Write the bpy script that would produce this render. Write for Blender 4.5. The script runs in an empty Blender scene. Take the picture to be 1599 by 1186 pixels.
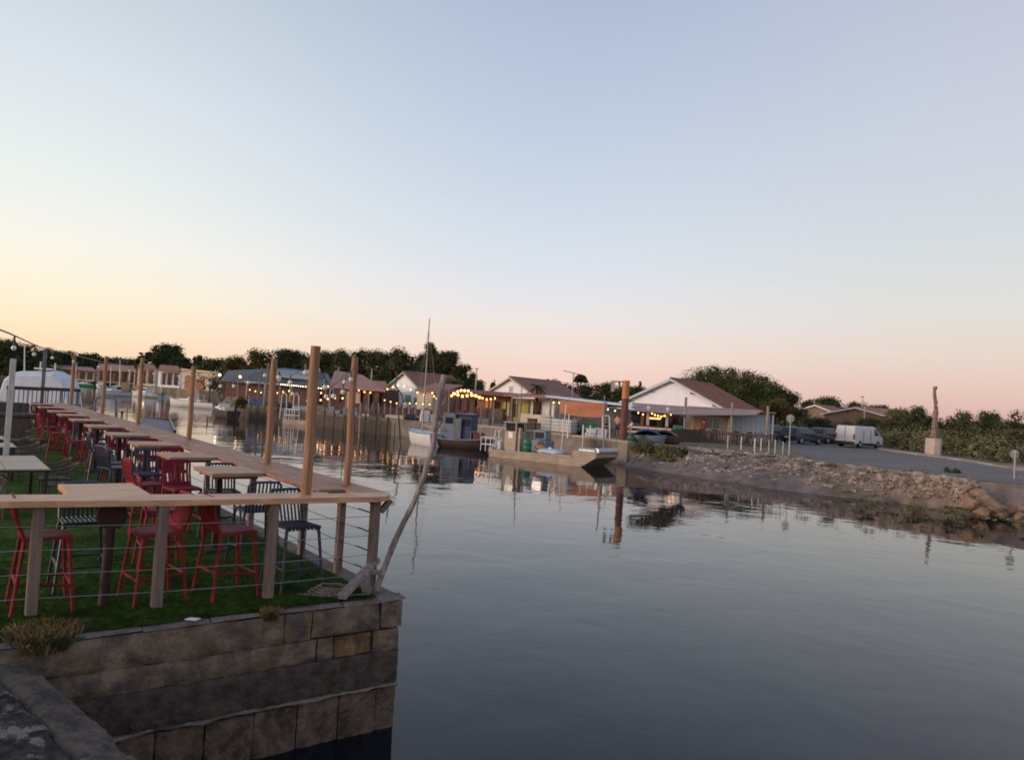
import bpy, math, random
import numpy as np
from mathutils import Vector, Matrix, noise
S = bpy.context.scene
COL = S.collection
rnd = random.Random(7)
R_ = math.radians

# ------------------------------------------------------------ camera
EYE = 3.7                      # eye height above the water
PITCH, ROLL, FPX = R_(1.6), R_(3.5), 1190.0
cam = bpy.data.cameras.new("camera"); cam.sensor_width = 36.0; cam.lens = 36.0*FPX/1599.0
cam.clip_start = 0.1; cam.clip_end = 6000
co = bpy.data.objects.new("camera", cam); COL.objects.link(co); S.camera = co
CM = Matrix.Rotation(math.pi/2+PITCH, 4, 'X') @ Matrix.Rotation(ROLL, 4, 'Z')
co.matrix_world = Matrix.Translation((0, 0, EYE)) @ CM
S.render.resolution_x = 1024; S.render.resolution_y = 759
S.view_settings.view_transform = 'Standard'; S.view_settings.look = 'None'
S.cycles.filter_width = 1.8
S.view_settings.exposure = 0.0; S.view_settings.gamma = 1.0

# ------------------------------------------------------------ light
SUN_AZ, SUN_EL = -112.0, 7.0
def lin(c):
    return tuple(((x/255.)/12.92 if x/255. <= .04045 else ((x/255.+.055)/1.055)**2.4) for x in c)
W = bpy.data.worlds.new("World"); S.world = W; W.use_nodes = True
nt = W.node_tree; N = nt.nodes; Lk = nt.links; N.clear()
def nd(t, **k):
    n = N.new(t)
    for a, b in k.items(): setattr(n, a, b)
    return n
def ramp(stops):
    r = nd('ShaderNodeValToRGB'); cr = r.color_ramp; cr.interpolation = 'B_SPLINE' if len(stops) > 20 else 'LINEAR'
    while len(cr.elements) < len(stops): cr.elements.new(0.5)
    for el, (p, c) in zip(cr.elements, stops): el.position = p; el.color = (*lin(c), 1)
    return r
tc = nd('ShaderNodeTexCoord'); sep = nd('ShaderNodeSeparateXYZ'); Lk.new(tc.outputs['Generated'], sep.inputs[0])
left = ramp([(0, (247, 212, 182)), (.03, (250, 221, 190)), (.06, (252, 231, 200)), (.10, (250, 239, 218)), (.15, (245, 241, 232)), (.22, (232, 237, 234)), (.32, (219, 226, 233)), (.46, (194, 204, 213)), (.75, (140, 158, 190)), (1, (110, 130, 172))])
mid = ramp([(0, (234, 196, 186)), (.03, (238, 206, 196)), (.06, (237, 214, 208)), (.10, (233, 223, 222)), (.14, (224, 223, 231)), (.18, (214, 220, 231)), (.26, (202, 211, 227)), (.35, (189, 200, 220)), (.46, (175, 186, 211)), (.75, (118, 136, 180)), (1, (92, 110, 158))])
right = ramp([(0, (206, 170, 168)), (.035, (218, 188, 184)), (.08, (220, 203, 199)), (.13, (215, 212, 210)), (.2, (208, 211, 216)), (.3, (201, 204, 217)), (.46, (190, 193, 209)), (.75, (118, 126, 172)), (1, (92, 110, 158))])
glow = ramp([(0, (255, 170, 95)), (.08, (255, 205, 140)), (.2, (255, 228, 190)), (.4, (225, 225, 225)), (.75, (150, 165, 195)), (1, (110, 130, 172))])
for r in (left, mid, right, glow): Lk.new(sep.outputs[2], r.inputs[0])
dot = nd('ShaderNodeVectorMath', operation='DOT_PRODUCT'); Lk.new(tc.outputs['Generated'], dot.inputs[0])
dot.inputs[1].default_value = (math.sin(R_(SUN_AZ)), math.cos(R_(SUN_AZ)), 0)
def rng(a, b):
    m = nd('ShaderNodeMapRange'); m.interpolation_type = 'SMOOTHSTEP'; Lk.new(dot.outputs['Value'], m.inputs[0])
    m.inputs[1].default_value = a; m.inputs[2].default_value = b; return m
def mixc(f, a, b):
    m = nd('ShaderNodeMix', data_type='RGBA'); Lk.new(f.outputs[0], m.inputs['Factor'])
    Lk.new(a, m.inputs['A']); Lk.new(b, m.inputs['B']); return m.outputs['Result']
c1 = mixc(rng(-.85, -.38), right.outputs[0], mid.outputs[0])
c2 = mixc(rng(-.42, .22), c1, left.outputs[0])
c3 = mixc(rng(.3, .95), c2, glow.outputs[0])
sky = nd('ShaderNodeTexSky', sky_type='NISHITA'); sky.sun_disc = False
sky.sun_elevation = R_(2.0); sky.sun_rotation = R_(SUN_AZ)
bg1 = nd('ShaderNodeBackground'); bg1.inputs[1].default_value = 0.98; Lk.new(c3, bg1.inputs[0])
bg2 = nd('ShaderNodeBackground'); bg2.inputs[1].default_value = 0.05; Lk.new(sky.outputs[0], bg2.inputs[0])
ad = nd('ShaderNodeAddShader'); Lk.new(bg1.outputs[0], ad.inputs[0]); Lk.new(bg2.outputs[0], ad.inputs[1])
wo = nd('ShaderNodeOutputWorld'); Lk.new(ad.outputs[0], wo.inputs[0])
sl = bpy.data.lights.new("sun", 'SUN'); sl.energy = 1.7; sl.angle = R_(12); sl.color = (1, .80, .66)
so = bpy.data.objects.new("sun", sl); COL.objects.link(so)
sd = Vector((math.sin(R_(SUN_AZ))*math.cos(R_(SUN_EL)), math.cos(R_(SUN_AZ))*math.cos(R_(SUN_EL)), math.sin(R_(SUN_EL))))
so.rotation_euler = sd.to_track_quat('Z', 'Y').to_euler()

# ------------------------------------------------------------ placing helpers
C3 = CM.to_3x3()
def ray(x, y): return C3 @ Vector(((x-799.5)/FPX, -(y-593)/FPX, -1.0))
def onz(x, y, z):
    d = ray(x, y); return Vector((0, 0, EYE)) + d*((z-EYE)/d.z)
def at(x, y, Y):
    d = ray(x, y); return Vector((0, 0, EYE)) + d*(Y/d.y)
def hor(x): return 577.4+.0612*x
def xz(px, Y, z):                       # point at depth Y and height z that stands over picture column px
    y = hor(px)
    for _ in range(6):
        p = at(px, y, Y); y -= (z-p.z)*FPX/Y
    return Vector((p.x, Y, z))
G = 1.4
AZU = R_(-37.217)
U = Vector((math.sin(AZU), math.cos(AZU), 0)); E_ = Vector((U.y, -U.x, 0))
K = onz(630, 937, G)
DROT = math.atan2(E_.y, E_.x)
def dk(a, b, z=G):
    p = K - E_*a + U*b; return Vector((p.x, p.y, z))

# ------------------------------------------------------------ mesh helpers
class MB:
    def __init__(s): s.v = []; s.f = []
    def add(s, vs, fs):
        o = len(s.v); s.v += [tuple(x) for x in vs]; s.f += [tuple(i+o for i in f) for f in fs]; return s
    def box(s, cx, cy, cz, sx, sy, sz, rz=0):
        c, n = math.cos(rz), math.sin(rz); vs = []
        for dz in (-.5, .5):
            for dx, dy in ((-.5, -.5), (.5, -.5), (.5, .5), (-.5, .5)):
                x, y = dx*sx, dy*sy; vs.append((cx+x*c-y*n, cy+x*n+y*c, cz+dz*sz))
        return s.add(vs, [(3, 2, 1, 0), (4, 5, 6, 7), (0, 1, 5, 4), (1, 2, 6, 5), (2, 3, 7, 6), (3, 0, 4, 7)])
    def beam(s, p0, p1, w, h, up=(0, 0, 1)):
        p0, p1 = Vector(p0), Vector(p1); d = (p1-p0).normalized(); up = Vector(up)
        if abs(d.dot(up)) > .95: up = Vector((0, 1, 0))
        x = d.cross(up).normalized(); z = x.cross(d); vs = []
        for p in (p0, p1):
            for a, b in ((-.5, -.5), (.5, -.5), (.5, .5), (-.5, .5)): vs.append(p+x*a*w+z*b*h)
        return s.add(vs, [(3, 2, 1, 0), (4, 5, 6, 7), (0, 1, 5, 4), (1, 2, 6, 5), (2, 3, 7, 6), (3, 0, 4, 7)])
    def tube(s, pts, r, n=8, closed=False):
        pts = [Vector(p) for p in pts]; m = len(pts); rs = r if isinstance(r, (list, tuple)) else [r]*m
        vs = []; ref = None
        for i, p in enumerate(pts):
            if closed: d = pts[(i+1) % m]-pts[i-1]
            else: d = pts[min(i+1, m-1)]-pts[max(i-1, 0)]
            d.normalize()
            if ref is None: ref = Vector((0, 0, 1)) if abs(d.z) < .9 else Vector((1, 0, 0))
            x = d.cross(ref)
            if x.length < 1e-4: x = d.cross(Vector((0, 1, 0)))
            x.normalize(); y = x.cross(d).normalized(); ref = y
            for k in range(n):
                a = 2*math.pi*k/n; vs.append(p+(x*math.cos(a)+y*math.sin(a))*rs[i])
        fs = []
        for i in range(m if closed else m-1):
            j = (i+1) % m
            for k in range(n): fs.append((i*n+k, i*n+(k+1) % n, j*n+(k+1) % n, j*n+k))
        if not closed: fs += [tuple(range(n))[::-1], tuple(range((m-1)*n, m*n))]
        return s.add(vs, fs)
    def poly(s, pts, z0, z1):
        n = len(pts); vs = [(p[0], p[1], z0) for p in pts]+[(p[0], p[1], z1) for p in pts]
        return s.add(vs, [tuple(range(n))[::-1], tuple(range(n, 2*n))]+[(i, (i+1) % n, n+(i+1) % n, n+i) for i in range(n)])
    def side(s, pts, y0, y1, inset=None):      # profile in xz swept along y
        n = len(pts); f = inset or (lambda z: 0)
        vs = [(p[0], y0+f(p[1]), p[1]) for p in pts]+[(p[0], y1-f(p[1]), p[1]) for p in pts]
        return s.add(vs, [tuple(range(n)), tuple(range(n, 2*n))[::-1]]+[(i, n+i, n+(i+1) % n, (i+1) % n) for i in range(n)])
    def lathe(s, prof, n=14, c=(0, 0, 0)):
        vs = []; m = len(prof)
        for r, z in prof:
            for k in range(n):
                a = 2*math.pi*k/n; vs.append((c[0]+r*math.cos(a), c[1]+r*math.sin(a), c[2]+z))
        fs = [(i*n+k, i*n+(k+1) % n, (i+1)*n+(k+1) % n, (i+1)*n+k) for i in range(m-1) for k in range(n)]
        fs += [tuple(range(n))[::-1], tuple(range((m-1)*n, m*n))]
        return s.add(vs, fs)
    def ball(s, c, r, n=8, sq=(1, 1, 1)):
        prof = [(max(1e-3, math.sin(math.pi*i/n)), -math.cos(math.pi*i/n)) for i in range(n+1)]
        o = len(s.v); s.lathe(prof, n+2)
        for i in range(o, len(s.v)):
            x, y, z = s.v[i]; s.v[i] = (c[0]+x*r*sq[0], c[1]+y*r*sq[1], c[2]+z*r*sq[2])
        return s
    def strip(s, a, b, t, z0=None):            # quad patch between two polylines of points, with thickness t downwards
        n = len(a); vs = list(map(Vector, a))+list(map(Vector, b))
        vs += [v-Vector((0, 0, t)) for v in vs[:2*n]]
        fs = []
        for i in range(n-1):
            fs += [(i, i+1, n+i+1, n+i), (2*n+i, 3*n+i, 3*n+i+1, 2*n+i+1), (i, 2*n+i, 2*n+i+1, i+1), (n+i, n+i+1, 3*n+i+1, 3*n+i)]
        fs += [(0, n, 3*n, 2*n), (n-1, 3*n-1, 4*n-1, 2*n-1)]
        return s.add(vs, fs)
    def build(s, name, mat, parent=None, loc=(0, 0, 0), rot=0, smooth=False, bevel=0, world=False, sub=0):
        m = bpy.data.meshes.new(name)
        v = s.v
        if world and parent is not None:
            iv = (Matrix.Translation(parent.location) @ Matrix.Rotation(parent.rotation_euler.z, 4, 'Z')).inverted()
            v = [tuple(iv @ Vector(p)) for p in v]
        m.from_pydata(v, [], s.f); m.update()
        if mat: m.materials.append(mat)
        import bmesh
        bm = bmesh.new(); bm.from_mesh(m); bmesh.ops.recalc_face_normals(bm, faces=bm.faces); bm.to_mesh(m); bm.free()
        if smooth:
            m.polygons.foreach_set('use_smooth', [True]*len(m.polygons)); m.set_sharp_from_angle(angle=R_(38))
        o = bpy.data.objects.new(name, m); COL.objects.link(o); o.location = loc; o.rotation_euler = (0, 0, rot)
        if parent is not None: o.parent = parent
        if bevel:
            b = o.modifiers.new('bevel', 'BEVEL'); b.width = bevel; b.segments = 2; b.limit_method = 'ANGLE'
        if sub:
            b = o.modifiers.new('sub', 'SUBSURF'); b.levels = sub; b.render_levels = sub
        return o
def quick(name, verts, quads, mat, parent=None, nper=4):
    verts = np.asarray(verts, dtype=np.float32); quads = np.asarray(quads, dtype=np.int32)
    m = bpy.data.meshes.new(name); m.vertices.add(len(verts)); m.vertices.foreach_set('co', verts.ravel())
    m.loops.add(quads.size); m.loops.foreach_set('vertex_index', quads.ravel())
    m.polygons.add(len(quads)); m.polygons.foreach_set('loop_start', np.arange(0, quads.size, nper, dtype=np.int32))
    m.update(calc_edges=True); m.materials.append(mat)
    o = bpy.data.objects.new(name, m); COL.objects.link(o); o.parent = parent; return o
def thing(name, label, cat, loc, rot=0, group=None):
    o = bpy.data.objects.new(name, None); COL.objects.link(o); o.location = loc; o.rotation_euler = (0, 0, rot)
    o.empty_display_size = .3
    o['label'] = label; o['category'] = cat
    if group: o['group'] = group
    return o
def tag(o, label, cat, group=None):
    o['label'] = label; o['category'] = cat
    if group: o['group'] = group
    return o
def struct(o): o['kind'] = 'structure'; return o
def stuff(o, label, cat): o['kind'] = 'stuff'; o['label'] = label; o['category'] = cat; return o
def dup(root, loc, rot, label, group=None, part_mat=None):
    r = root.copy(); COL.objects.link(r); r.location = loc; r.rotation_euler = (0, 0, rot); r['label'] = label
    if group: r['group'] = group
    def rec(src, par):
        for ch in list(src.children):
            c = ch.copy(); COL.objects.link(c); c.parent = par; rec(ch, c)
    rec(root, r); return r

# ------------------------------------------------------------ materials
MATS = {}
def mat(name, col, rough=.7, var=.18, scale=3., bump=0., metal=0., stretch=(1, 1, 1), col2=None, thr=(.35, .65), detail=5, emit=None, spec=.5, distort=0, dirt=None, bscale=None):
    if name in MATS: return MATS[name]
    m = bpy.data.materials.new(name); m.use_nodes = True; t = m.node_tree; n = t.nodes; l = t.links
    b = n['Principled BSDF']; b.inputs['Roughness'].default_value = rough; b.inputs['Metallic'].default_value = metal
    b.inputs['Specular IOR Level'].default_value = spec
    tcn = n.new('ShaderNodeTexCoord'); mp = n.new('ShaderNodeMapping'); mp.inputs['Scale'].default_value = stretch
    l.new(tcn.outputs['Object'], mp.inputs[0])
    nz = n.new('ShaderNodeTexNoise'); nz.inputs['Scale'].default_value = scale; nz.inputs['Detail'].default_value = detail
    nz.inputs['Distortion'].default_value = distort; l.new(mp.outputs[0], nz.inputs[0])
    cr = n.new('ShaderNodeValToRGB'); l.new(nz.outputs[0], cr.inputs[0])
    lo = tuple(max(0, c*(1-var)) for c in col) if col2 is None else col2
    hi = tuple(min(1, c*(1+var)) for c in col) if col2 is None else col
    cr.color_ramp.elements[0].position = thr[0]; cr.color_ramp.elements[0].color = (*lo, 1)
    cr.color_ramp.elements[1].position = thr[1]; cr.color_ramp.elements[1].color = (*hi, 1)
    out = cr.outputs[0]
    if dirt:                      # (colour, scale, lo, hi): a second set of blotches over the first
        n2 = n.new('ShaderNodeTexNoise'); n2.inputs['Scale'].default_value = dirt[1]; n2.inputs['Detail'].default_value = 8; n2.inputs['Roughness'].default_value = .72
        l.new(tcn.outputs['Object'], n2.inputs[0])
        mr = n.new('ShaderNodeMapRange'); mr.inputs[1].default_value = dirt[2]; mr.inputs[2].default_value = dirt[3]; l.new(n2.outputs[0], mr.inputs[0])
        mx = n.new('ShaderNodeMix'); mx.data_type = 'RGBA'; l.new(mr.outputs[0], mx.inputs['Factor']); l.new(out, mx.inputs['A']); mx.inputs['B'].default_value = (*dirt[0], 1)
        out = mx.outputs['Result']
    l.new(out, b.inputs['Base Color'])
    if bump:
        n3 = n.new('ShaderNodeTexNoise'); n3.inputs['Scale'].default_value = bscale or scale*4; n3.inputs['Detail'].default_value = 6; l.new(mp.outputs[0], n3.inputs[0])
        bp = n.new('ShaderNodeBump'); bp.inputs['Strength'].default_value = bump; bp.inputs['Distance'].default_value = .03
        l.new(n3.outputs[0], bp.inputs['Height']); l.new(bp.outputs[0], b.inputs['Normal'])
    if emit:
        b.inputs['Emission Color'].default_value = (*emit[0], 1); b.inputs['Emission Strength'].default_value = emit[1]
    MATS[name] = m; return m
def leafmat(name, c1, c2, tr=.12):
    m = bpy.data.materials.new(name); m.use_nodes = True; t = m.node_tree; n = t.nodes; l = t.links
    b = n['Principled BSDF']; b.inputs['Roughness'].default_value = .75; b.inputs['Specular IOR Level'].default_value = .2
    tcn = n.new('ShaderNodeTexCoord'); nz = n.new('ShaderNodeTexNoise'); nz.inputs['Scale'].default_value = .45; nz.inputs['Detail'].default_value = 6
    l.new(tcn.outputs['Object'], nz.inputs[0]); cr = n.new('ShaderNodeValToRGB'); l.new(nz.outputs[0], cr.inputs[0])
    cr.color_ramp.elements[0].position = .35; cr.color_ramp.elements[0].color = (*c1, 1)
    cr.color_ramp.elements[1].position = .68; cr.color_ramp.elements[1].color = (*c2, 1)
    l.new(cr.outputs[0], b.inputs['Base Color']); MATS[name] = m; return m
M = {}
M['wood'] = mat('oiled_wood', (.34, .15, .085), .55, .3, 2.2, .25, stretch=(7, .8, 7), dirt=((.19, .075, .045), 1.1, .48, .68))
M['wood_x'] = mat('oiled_wood_front', (.60, .33, .175), .45, .22, 2.2, .25, stretch=(.8, 9, 9), dirt=((.40, .21, .11), 1.3, .48, .72))
M['pole'] = mat('pole_wood', (.32, .165, .085), .7, .3, 3, .4, stretch=(9, 9, .6), dirt=((.16, .08, .05), 2.2, .55, .72))
M['post'] = mat('weathered_post', (.20, .145, .12), .8, .25, 3, .4, stretch=(9, 9, .7), dirt=((.26, .11, .07), 1.3, .55, .8))
M['drift'] = mat('driftwood', (.33, .275, .27), .85, .35, 4, .8, stretch=(8, 8, .8), dirt=((.12, .09, .09), 3, .5, .7))
M['redm'] = mat('red_paint', (.23, .018, .022), .6, .3, 5, .05, spec=.2)
M['redseat'] = mat('red_resin', (.21, .02, .028), .65, .3, 4, .05, spec=.2)
M['maroon'] = mat('maroon_steel', (.035, .010, .012), .7, .2, 5)
M['navy'] = mat('navy_paint', (.025, .032, .06), .4, .3, 5, .05)
M['darkg'] = mat('dark_metal', (.02, .024, .025), .4, .3, 5)
M['steel'] = mat('steel_cable', (.42, .42, .38), .35, .1, 5, metal=.8)
M['rope'] = mat('rope', (.24, .20, .15), .9, .3, 30, .6)
M['grey'] = mat('grey_metal', (.16, .165, .175), .75, .2, 4)
M['galv'] = mat('galvanised', (.45, .45, .45), .45, .15, 6, metal=.5)
M['white'] = mat('white_paint', (.72, .71, .70), .5, .08, 3, .05, dirt=((.45, .42, .38), 1.5, .6, .85))
M['gable'] = mat('white_render', (.88, .88, .94), .85, .04, 1.2, .15, dirt=((.74, .70, .68), .8, .6, .85))
M['cream'] = mat('cream_render', (.62, .50, .38), .85, .1, 1.5, .15)
M['beige'] = mat('beige_render', (.55, .44, .34), .85, .12, 1.5, .15)
M['brownr'] = mat('brown_render', (.26, .17, .12), .9, .15, 1.5, .15)
M['tile'] = mat('clay_tile', (.32, .155, .12), .85, .3, 3, .5, stretch=(6, 1, 1), dirt=((.2, .12, .10), 1, .5, .75))
M['tile2'] = mat('faded_tile', (.36, .20, .17), .85, .25, 3, .5, stretch=(6, 1, 1), dirt=((.22, .15, .13), 1, .5, .75))
M['slate'] = mat('slate_roof', (.075, .08, .10), .7, .25, 2, .3)
M['glass'] = mat('dark_glass', (.03, .035, .04), .08, .2, 2)
M['bluegl'] = mat('blue_glass', (.16, .21, .26), .12, .2, 2)
M['tan'] = mat('tan_paint', (.40, .31, .23), .6, .15, 2, .1, dirt=((.22, .15, .1), 2, .55, .8))
M['hull_tan'] = mat('barge_hull', (.36, .27, .20), .6, .2, 1.5, .1, stretch=(1, 1, 4), dirt=((.14, .10, .08), 1.6, .55, .8))
M['lblue'] = mat('pale_blue', (.42, .50, .60), .45, .1, 2, dirt=((.3, .34, .4), 2, .6, .8))
M['navyp'] = mat('blue_cabin', (.025, .05, .13), .5, .2, 2, dirt=((.06, .07, .09), 2, .55, .8))
M['bluegrey'] = mat('blue_grey_paint', (.14, .19, .25), .55, .15, 2)
M['brownhull'] = mat('dark_hull', (.07, .045, .04), .6, .2, 2)
M['green'] = mat('green_plastic', (.02, .17, .085), .45, .2, 3)
M['orange'] = mat('orange_paint', (.50, .19, .05), .55, .15, 2, dirt=((.3, .1, .04), 3, .55, .75))
M['rust'] = mat('rust_red', (.16, .045, .038), .7, .2, 2, .2, dirt=((.09, .035, .03), 3, .5, .75))
M['awning'] = mat('orange_awning', (.44, .17, .095), .85, .12, 1.5, .1, stretch=(1, 1, 5))
M['sail'] = mat('taupe_cloth', (.38, .26, .215), .9, .1, 1, .1)
M['brick'] = mat('red_brown_boards', (.085, .034, .028), .8, .35, 2, .2, stretch=(6, 6, .7))
M['orboard'] = mat('orange_boards', (.27, .12, .065), .7, .25, 2, .2, stretch=(6, 6, .7))
M['shut'] = mat('yellow_green_shutter', (.45, .43, .16), .7, .1, 3)
M['doorgreen'] = mat('green_door', (.22, .40, .26), .6, .1, 3)
M['boards'] = mat('grey_boards', (.085, .066, .055), .9, .35, 2, .4, stretch=(7, 7, .7))
M['conc'] = mat('concrete', (.24, .20, .165), .9, .2, 1.2, .4, dirt=((.10, .08, .065), .8, .48, .75))
M['asphalt'] = mat('asphalt', (.205, .185, .170), .95, .1, .25, .2, spec=.15, dirt=((.15, .135, .125), .12, .5, .8), bscale=12)
M['verge'] = mat('dry_verge', (.42, .33, .25), .95, .25, 1.2, .4, dirt=((.16, .15, .08), .5, .5, .7))
M['ground'] = mat('sandy_ground', (.22, .16, .11), .95, .3, .15, .5, dirt=((.09, .10, .045), .08, .45, .62), bscale=4)
M['mud'] = mat('mud_bank', (.20, .15, .12), .8, .3, 1.2, .7, dirt=((.085, .07, .038), .45, .5, .66), bscale=6)
M['stone'] = mat('riprap_stone', (.36, .28, .235), .9, .45, 2.2, .5, dirt=((.17, .135, .11), 1.4, .45, .62))
M['boulder'] = mat('boulder_stone', (.33, .215, .14), .95, .35, 2.5, 1.0, spec=.2, dirt=((.15, .11, .085), 2.2, .48, .64))
M['turf'] = mat('artificial_turf', (.065, .135, .02), .95, .45, 14, 1.0, spec=.1, dirt=((.032, .055, .014), 2.2, .45, .62), bscale=120)
M['tyre'] = mat('tyre', (.015, .015, .016), .8, .1, 5)
M['carblue'] = mat('dark_blue_car', (.035, .045, .07), .3, .1, 5)
M['cargrey'] = mat('dark_grey_car', (.05, .05, .055), .3, .1, 5)
M['vanw'] = mat('white_van', (.66, .66, .68), .35, .05, 3)
M['lampred'] = mat('tail_lamp', (.3, .02, .02), .3, .1, 5)
M['statue'] = mat('carved_wood', (.25, .165, .13), .85, .35, 3, .8, stretch=(3, 3, 1), dirt=((.11, .065, .05), 2.2, .5, .7))
M['plinth'] = mat('pink_concrete', (.52, .41, .36), .85, .1, 2, .2)
M['tarp'] = mat('white_tarpaulin', (.62, .65, .72), .6, .08, 1.2, .3, dirt=((.42, .42, .44), .9, .55, .8))
M['rattan'] = mat('rattan', (.10, .07, .055), .7, .3, 30, .5)
M['laminate'] = mat('pale_laminate', (.52, .42, .29), .6, .08, 2)
M['skin'] = mat('skin', (.48, .28, .2), .6, .08, 4)
M['hair'] = mat('hair', (.05, .03, .02), .7, .2, 20)
M['shirt1'] = mat('pink_shirt', (.50, .26, .22), .85, .1, 8)
M['shirt2'] = mat('white_shirt', (.6, .56, .54), .85, .1, 8)
M['shirt3'] = mat('dark_red_shirt', (.2, .04, .04), .85, .1, 8)
M['jeans'] = mat('dark_jeans', (.05, .06, .09), .85, .2, 8)
M['bulb_off'] = mat('opal_glass', (.78, .76, .74), .12, .03, 3)
M['bulb_warm'] = mat('warm_bulb', (1, .7, .4), .3, .02, 3, emit=((1, .40, .09), 7))
M['bulb_white'] = mat('white_bulb', (1, .95, .85), .3, .02, 3, emit=((1, .82, .62), 6))
M['rustbark'] = mat('bark', (.11, .075, .055), .9, .3, 4, .6, stretch=(4, 4, .8))
M['ibc'] = mat('white_plastic_tank', (.6, .6, .6), .5, .06, 2)
LF = {'dark': leafmat('leaves_dark', (.024, .034, .016), (.075, .09, .038)),
      'mid': leafmat('leaves_mid', (.034, .048, .02), (.115, .125, .05)),
      'olive': leafmat('leaves_olive', (.05, .046, .014), (.145, .115, .035)),
      'shrub': leafmat('leaves_shrub', (.075, .08, .04), (.25, .22, .11)),
      'pink': leafmat('leaves_pink', (.08, .065, .04), (.22, .14, .10)),
      'pine': leafmat('leaves_pine', (.030, .042, .016), (.105, .122, .042))}

# ------------------------------------------------------------ water, ground, road
def water():
    m = bpy.data.materials.new('water'); m.use_nodes = True; t = m.node_tree; n = t.nodes; l = t.links
    b = n['Principled BSDF']; b.inputs['Base Color'].default_value = (.006, .010, .016, 1)
    b.inputs['Roughness'].default_value = .03; b.inputs['IOR'].default_value = 1.28
    tcn = n.new('ShaderNodeTexCoord')
    h = None
    for sc, dist, amp, st in ((.5, .5, .050, (1, 1, 1)), (2.3, .8, .007, (1, 1.5, 1)), (.12, .3, .12, (1, 1, 1))):
        mp = n.new('ShaderNodeMapping'); mp.inputs['Scale'].default_value = st; mp.inputs['Rotation'].default_value = (0, 0, .4*sc); l.new(tcn.outputs['Object'], mp.inputs[0])
        z = n.new('ShaderNodeTexNoise'); z.inputs['Scale'].default_value = sc; z.inputs['Detail'].default_value = 2; z.inputs['Distortion'].default_value = dist; l.new(mp.outputs[0], z.inputs[0])
        q = n.new('ShaderNodeMath'); q.operation = 'MULTIPLY'; q.inputs[1].default_value = amp; l.new(z.outputs[0], q.inputs[0])
        if h is None: h = q
        else:
            a = n.new('ShaderNodeMath'); a.operation = 'ADD'; l.new(h.outputs[0], a.inputs[0]); l.new(q.outputs[0], a.inputs[1]); h = a
    bp = n.new('ShaderNodeBump'); bp.inputs['Strength'].default_value = 1.0; bp.inputs['Distance'].default_value = .30
    l.new(h.outputs[0], bp.inputs['Height']); l.new(bp.outputs[0], b.inputs['Normal'])
    mb = MB(); mb.add([(-700, -300, 0), (700, -300, 0), (700, 700, 0), (-700, 700, 0)], [(0, 1, 2, 3)])
    struct(mb.build('water', m))
water()
# far shoreline, from the right round to the left (waterline points and matching bank-top points)
WL = [(1720, 836), (1599, 815), (1500, 800), (1410, 786), (1300, 774), (1200, 762), (1120, 750), (1040, 737)]
TP = [(1720, 770), (1599, 757), (1500, 749), (1410, 737), (1300, 724), (1200, 709), (1120, 702), (1052, 697)]
wl = [onz(x, y, 0) for x, y in WL]; tp = [onz(x, y, G) for x, y in TP]
wl.insert(0, Vector((40, 20, 0))); tp.insert(0, Vector((41.5, 21.5, G)))
QY = [Vector(p) for p in ((7.9, 50.0, 0), (2.3, 58.8, 0), (-2.6, 64, 0), (-10.4, 68.0, 0), (-19, 76, 0), (-31, 88, 0), (-37.3, 98, 0), (-73, 190, 0), (-84, 206, 0), (-112, 244, 0), (-225, 390, 0))]
top_line = tp+[Vector((q.x, q.y, G)) for q in QY]
# one ground sheet: far land, joined round the channel's head to the near-left quay
near = [dk(0.3, 260, G), dk(0.3, .3, G), dk(3.6, .3, G), dk(30, .3, G), dk(60, -40, G)]
outer = [Vector(p) for p in ((-2500, -40, G), (-2500, 4000, G), (2500, 4000, G), (2500, 20, G))]
ring = top_line+near+outer
mb = MB(); n = len(ring)
mb.add([tuple(p) for p in ring], [tuple(range(n))])
for i in range(n-len(outer)-1):
    a, b = ring[i], ring[i+1]; lowa, lowb = (a.x, a.y, -1.5), (b.x, b.y, -1.5)
    if i >= len(tp)-1: mb.add([a, b, lowb, lowa], [(0, 1, 2, 3)])
gr = mb.build('ground', M['ground']); struct(gr)
# mud bank below the stones
mb = MB(); rows = 10; cols = []
SHORE = list(zip(wl, tp))+[(Vector((7.9, 50, 0))+Vector((-.4, -1.2, 0)), Vector((9.2, 51.5, G)))]
for i in range(len(SHORE)-1):
    for k in range(12):
        t = k/12; a = SHORE[i][0].lerp(SHORE[i+1][0], t); b = SHORE[i][1].lerp(SHORE[i+1][1], t); cols.append((a, b))
cols.append(SHORE[-1]); vs = []
for a, b in cols:
    for r in range(rows+1):
        s = r/rows*1.35-.35; z = G*(max(s, 0)**1.0) if s > 0 else s*1.2
        p = a.lerp(b, s if s > 0 else s*1.0); p.z = z+.0
        if 0 < s < 1:
            q = noise.noise(p*1.3)*.10; p.z += q
        if s >= .999: p.z = G+.003
        vs.append(p)
fs = [(c*(rows+1)+r, (c+1)*(rows+1)+r, (c+1)*(rows+1)+r+1, c*(rows+1)+r+1) for c in range(len(cols)-1) for r in range(rows)]
mb.add(vs, fs); o = mb.build('mud_bank', M['mud'], smooth=True); struct(o)
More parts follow.
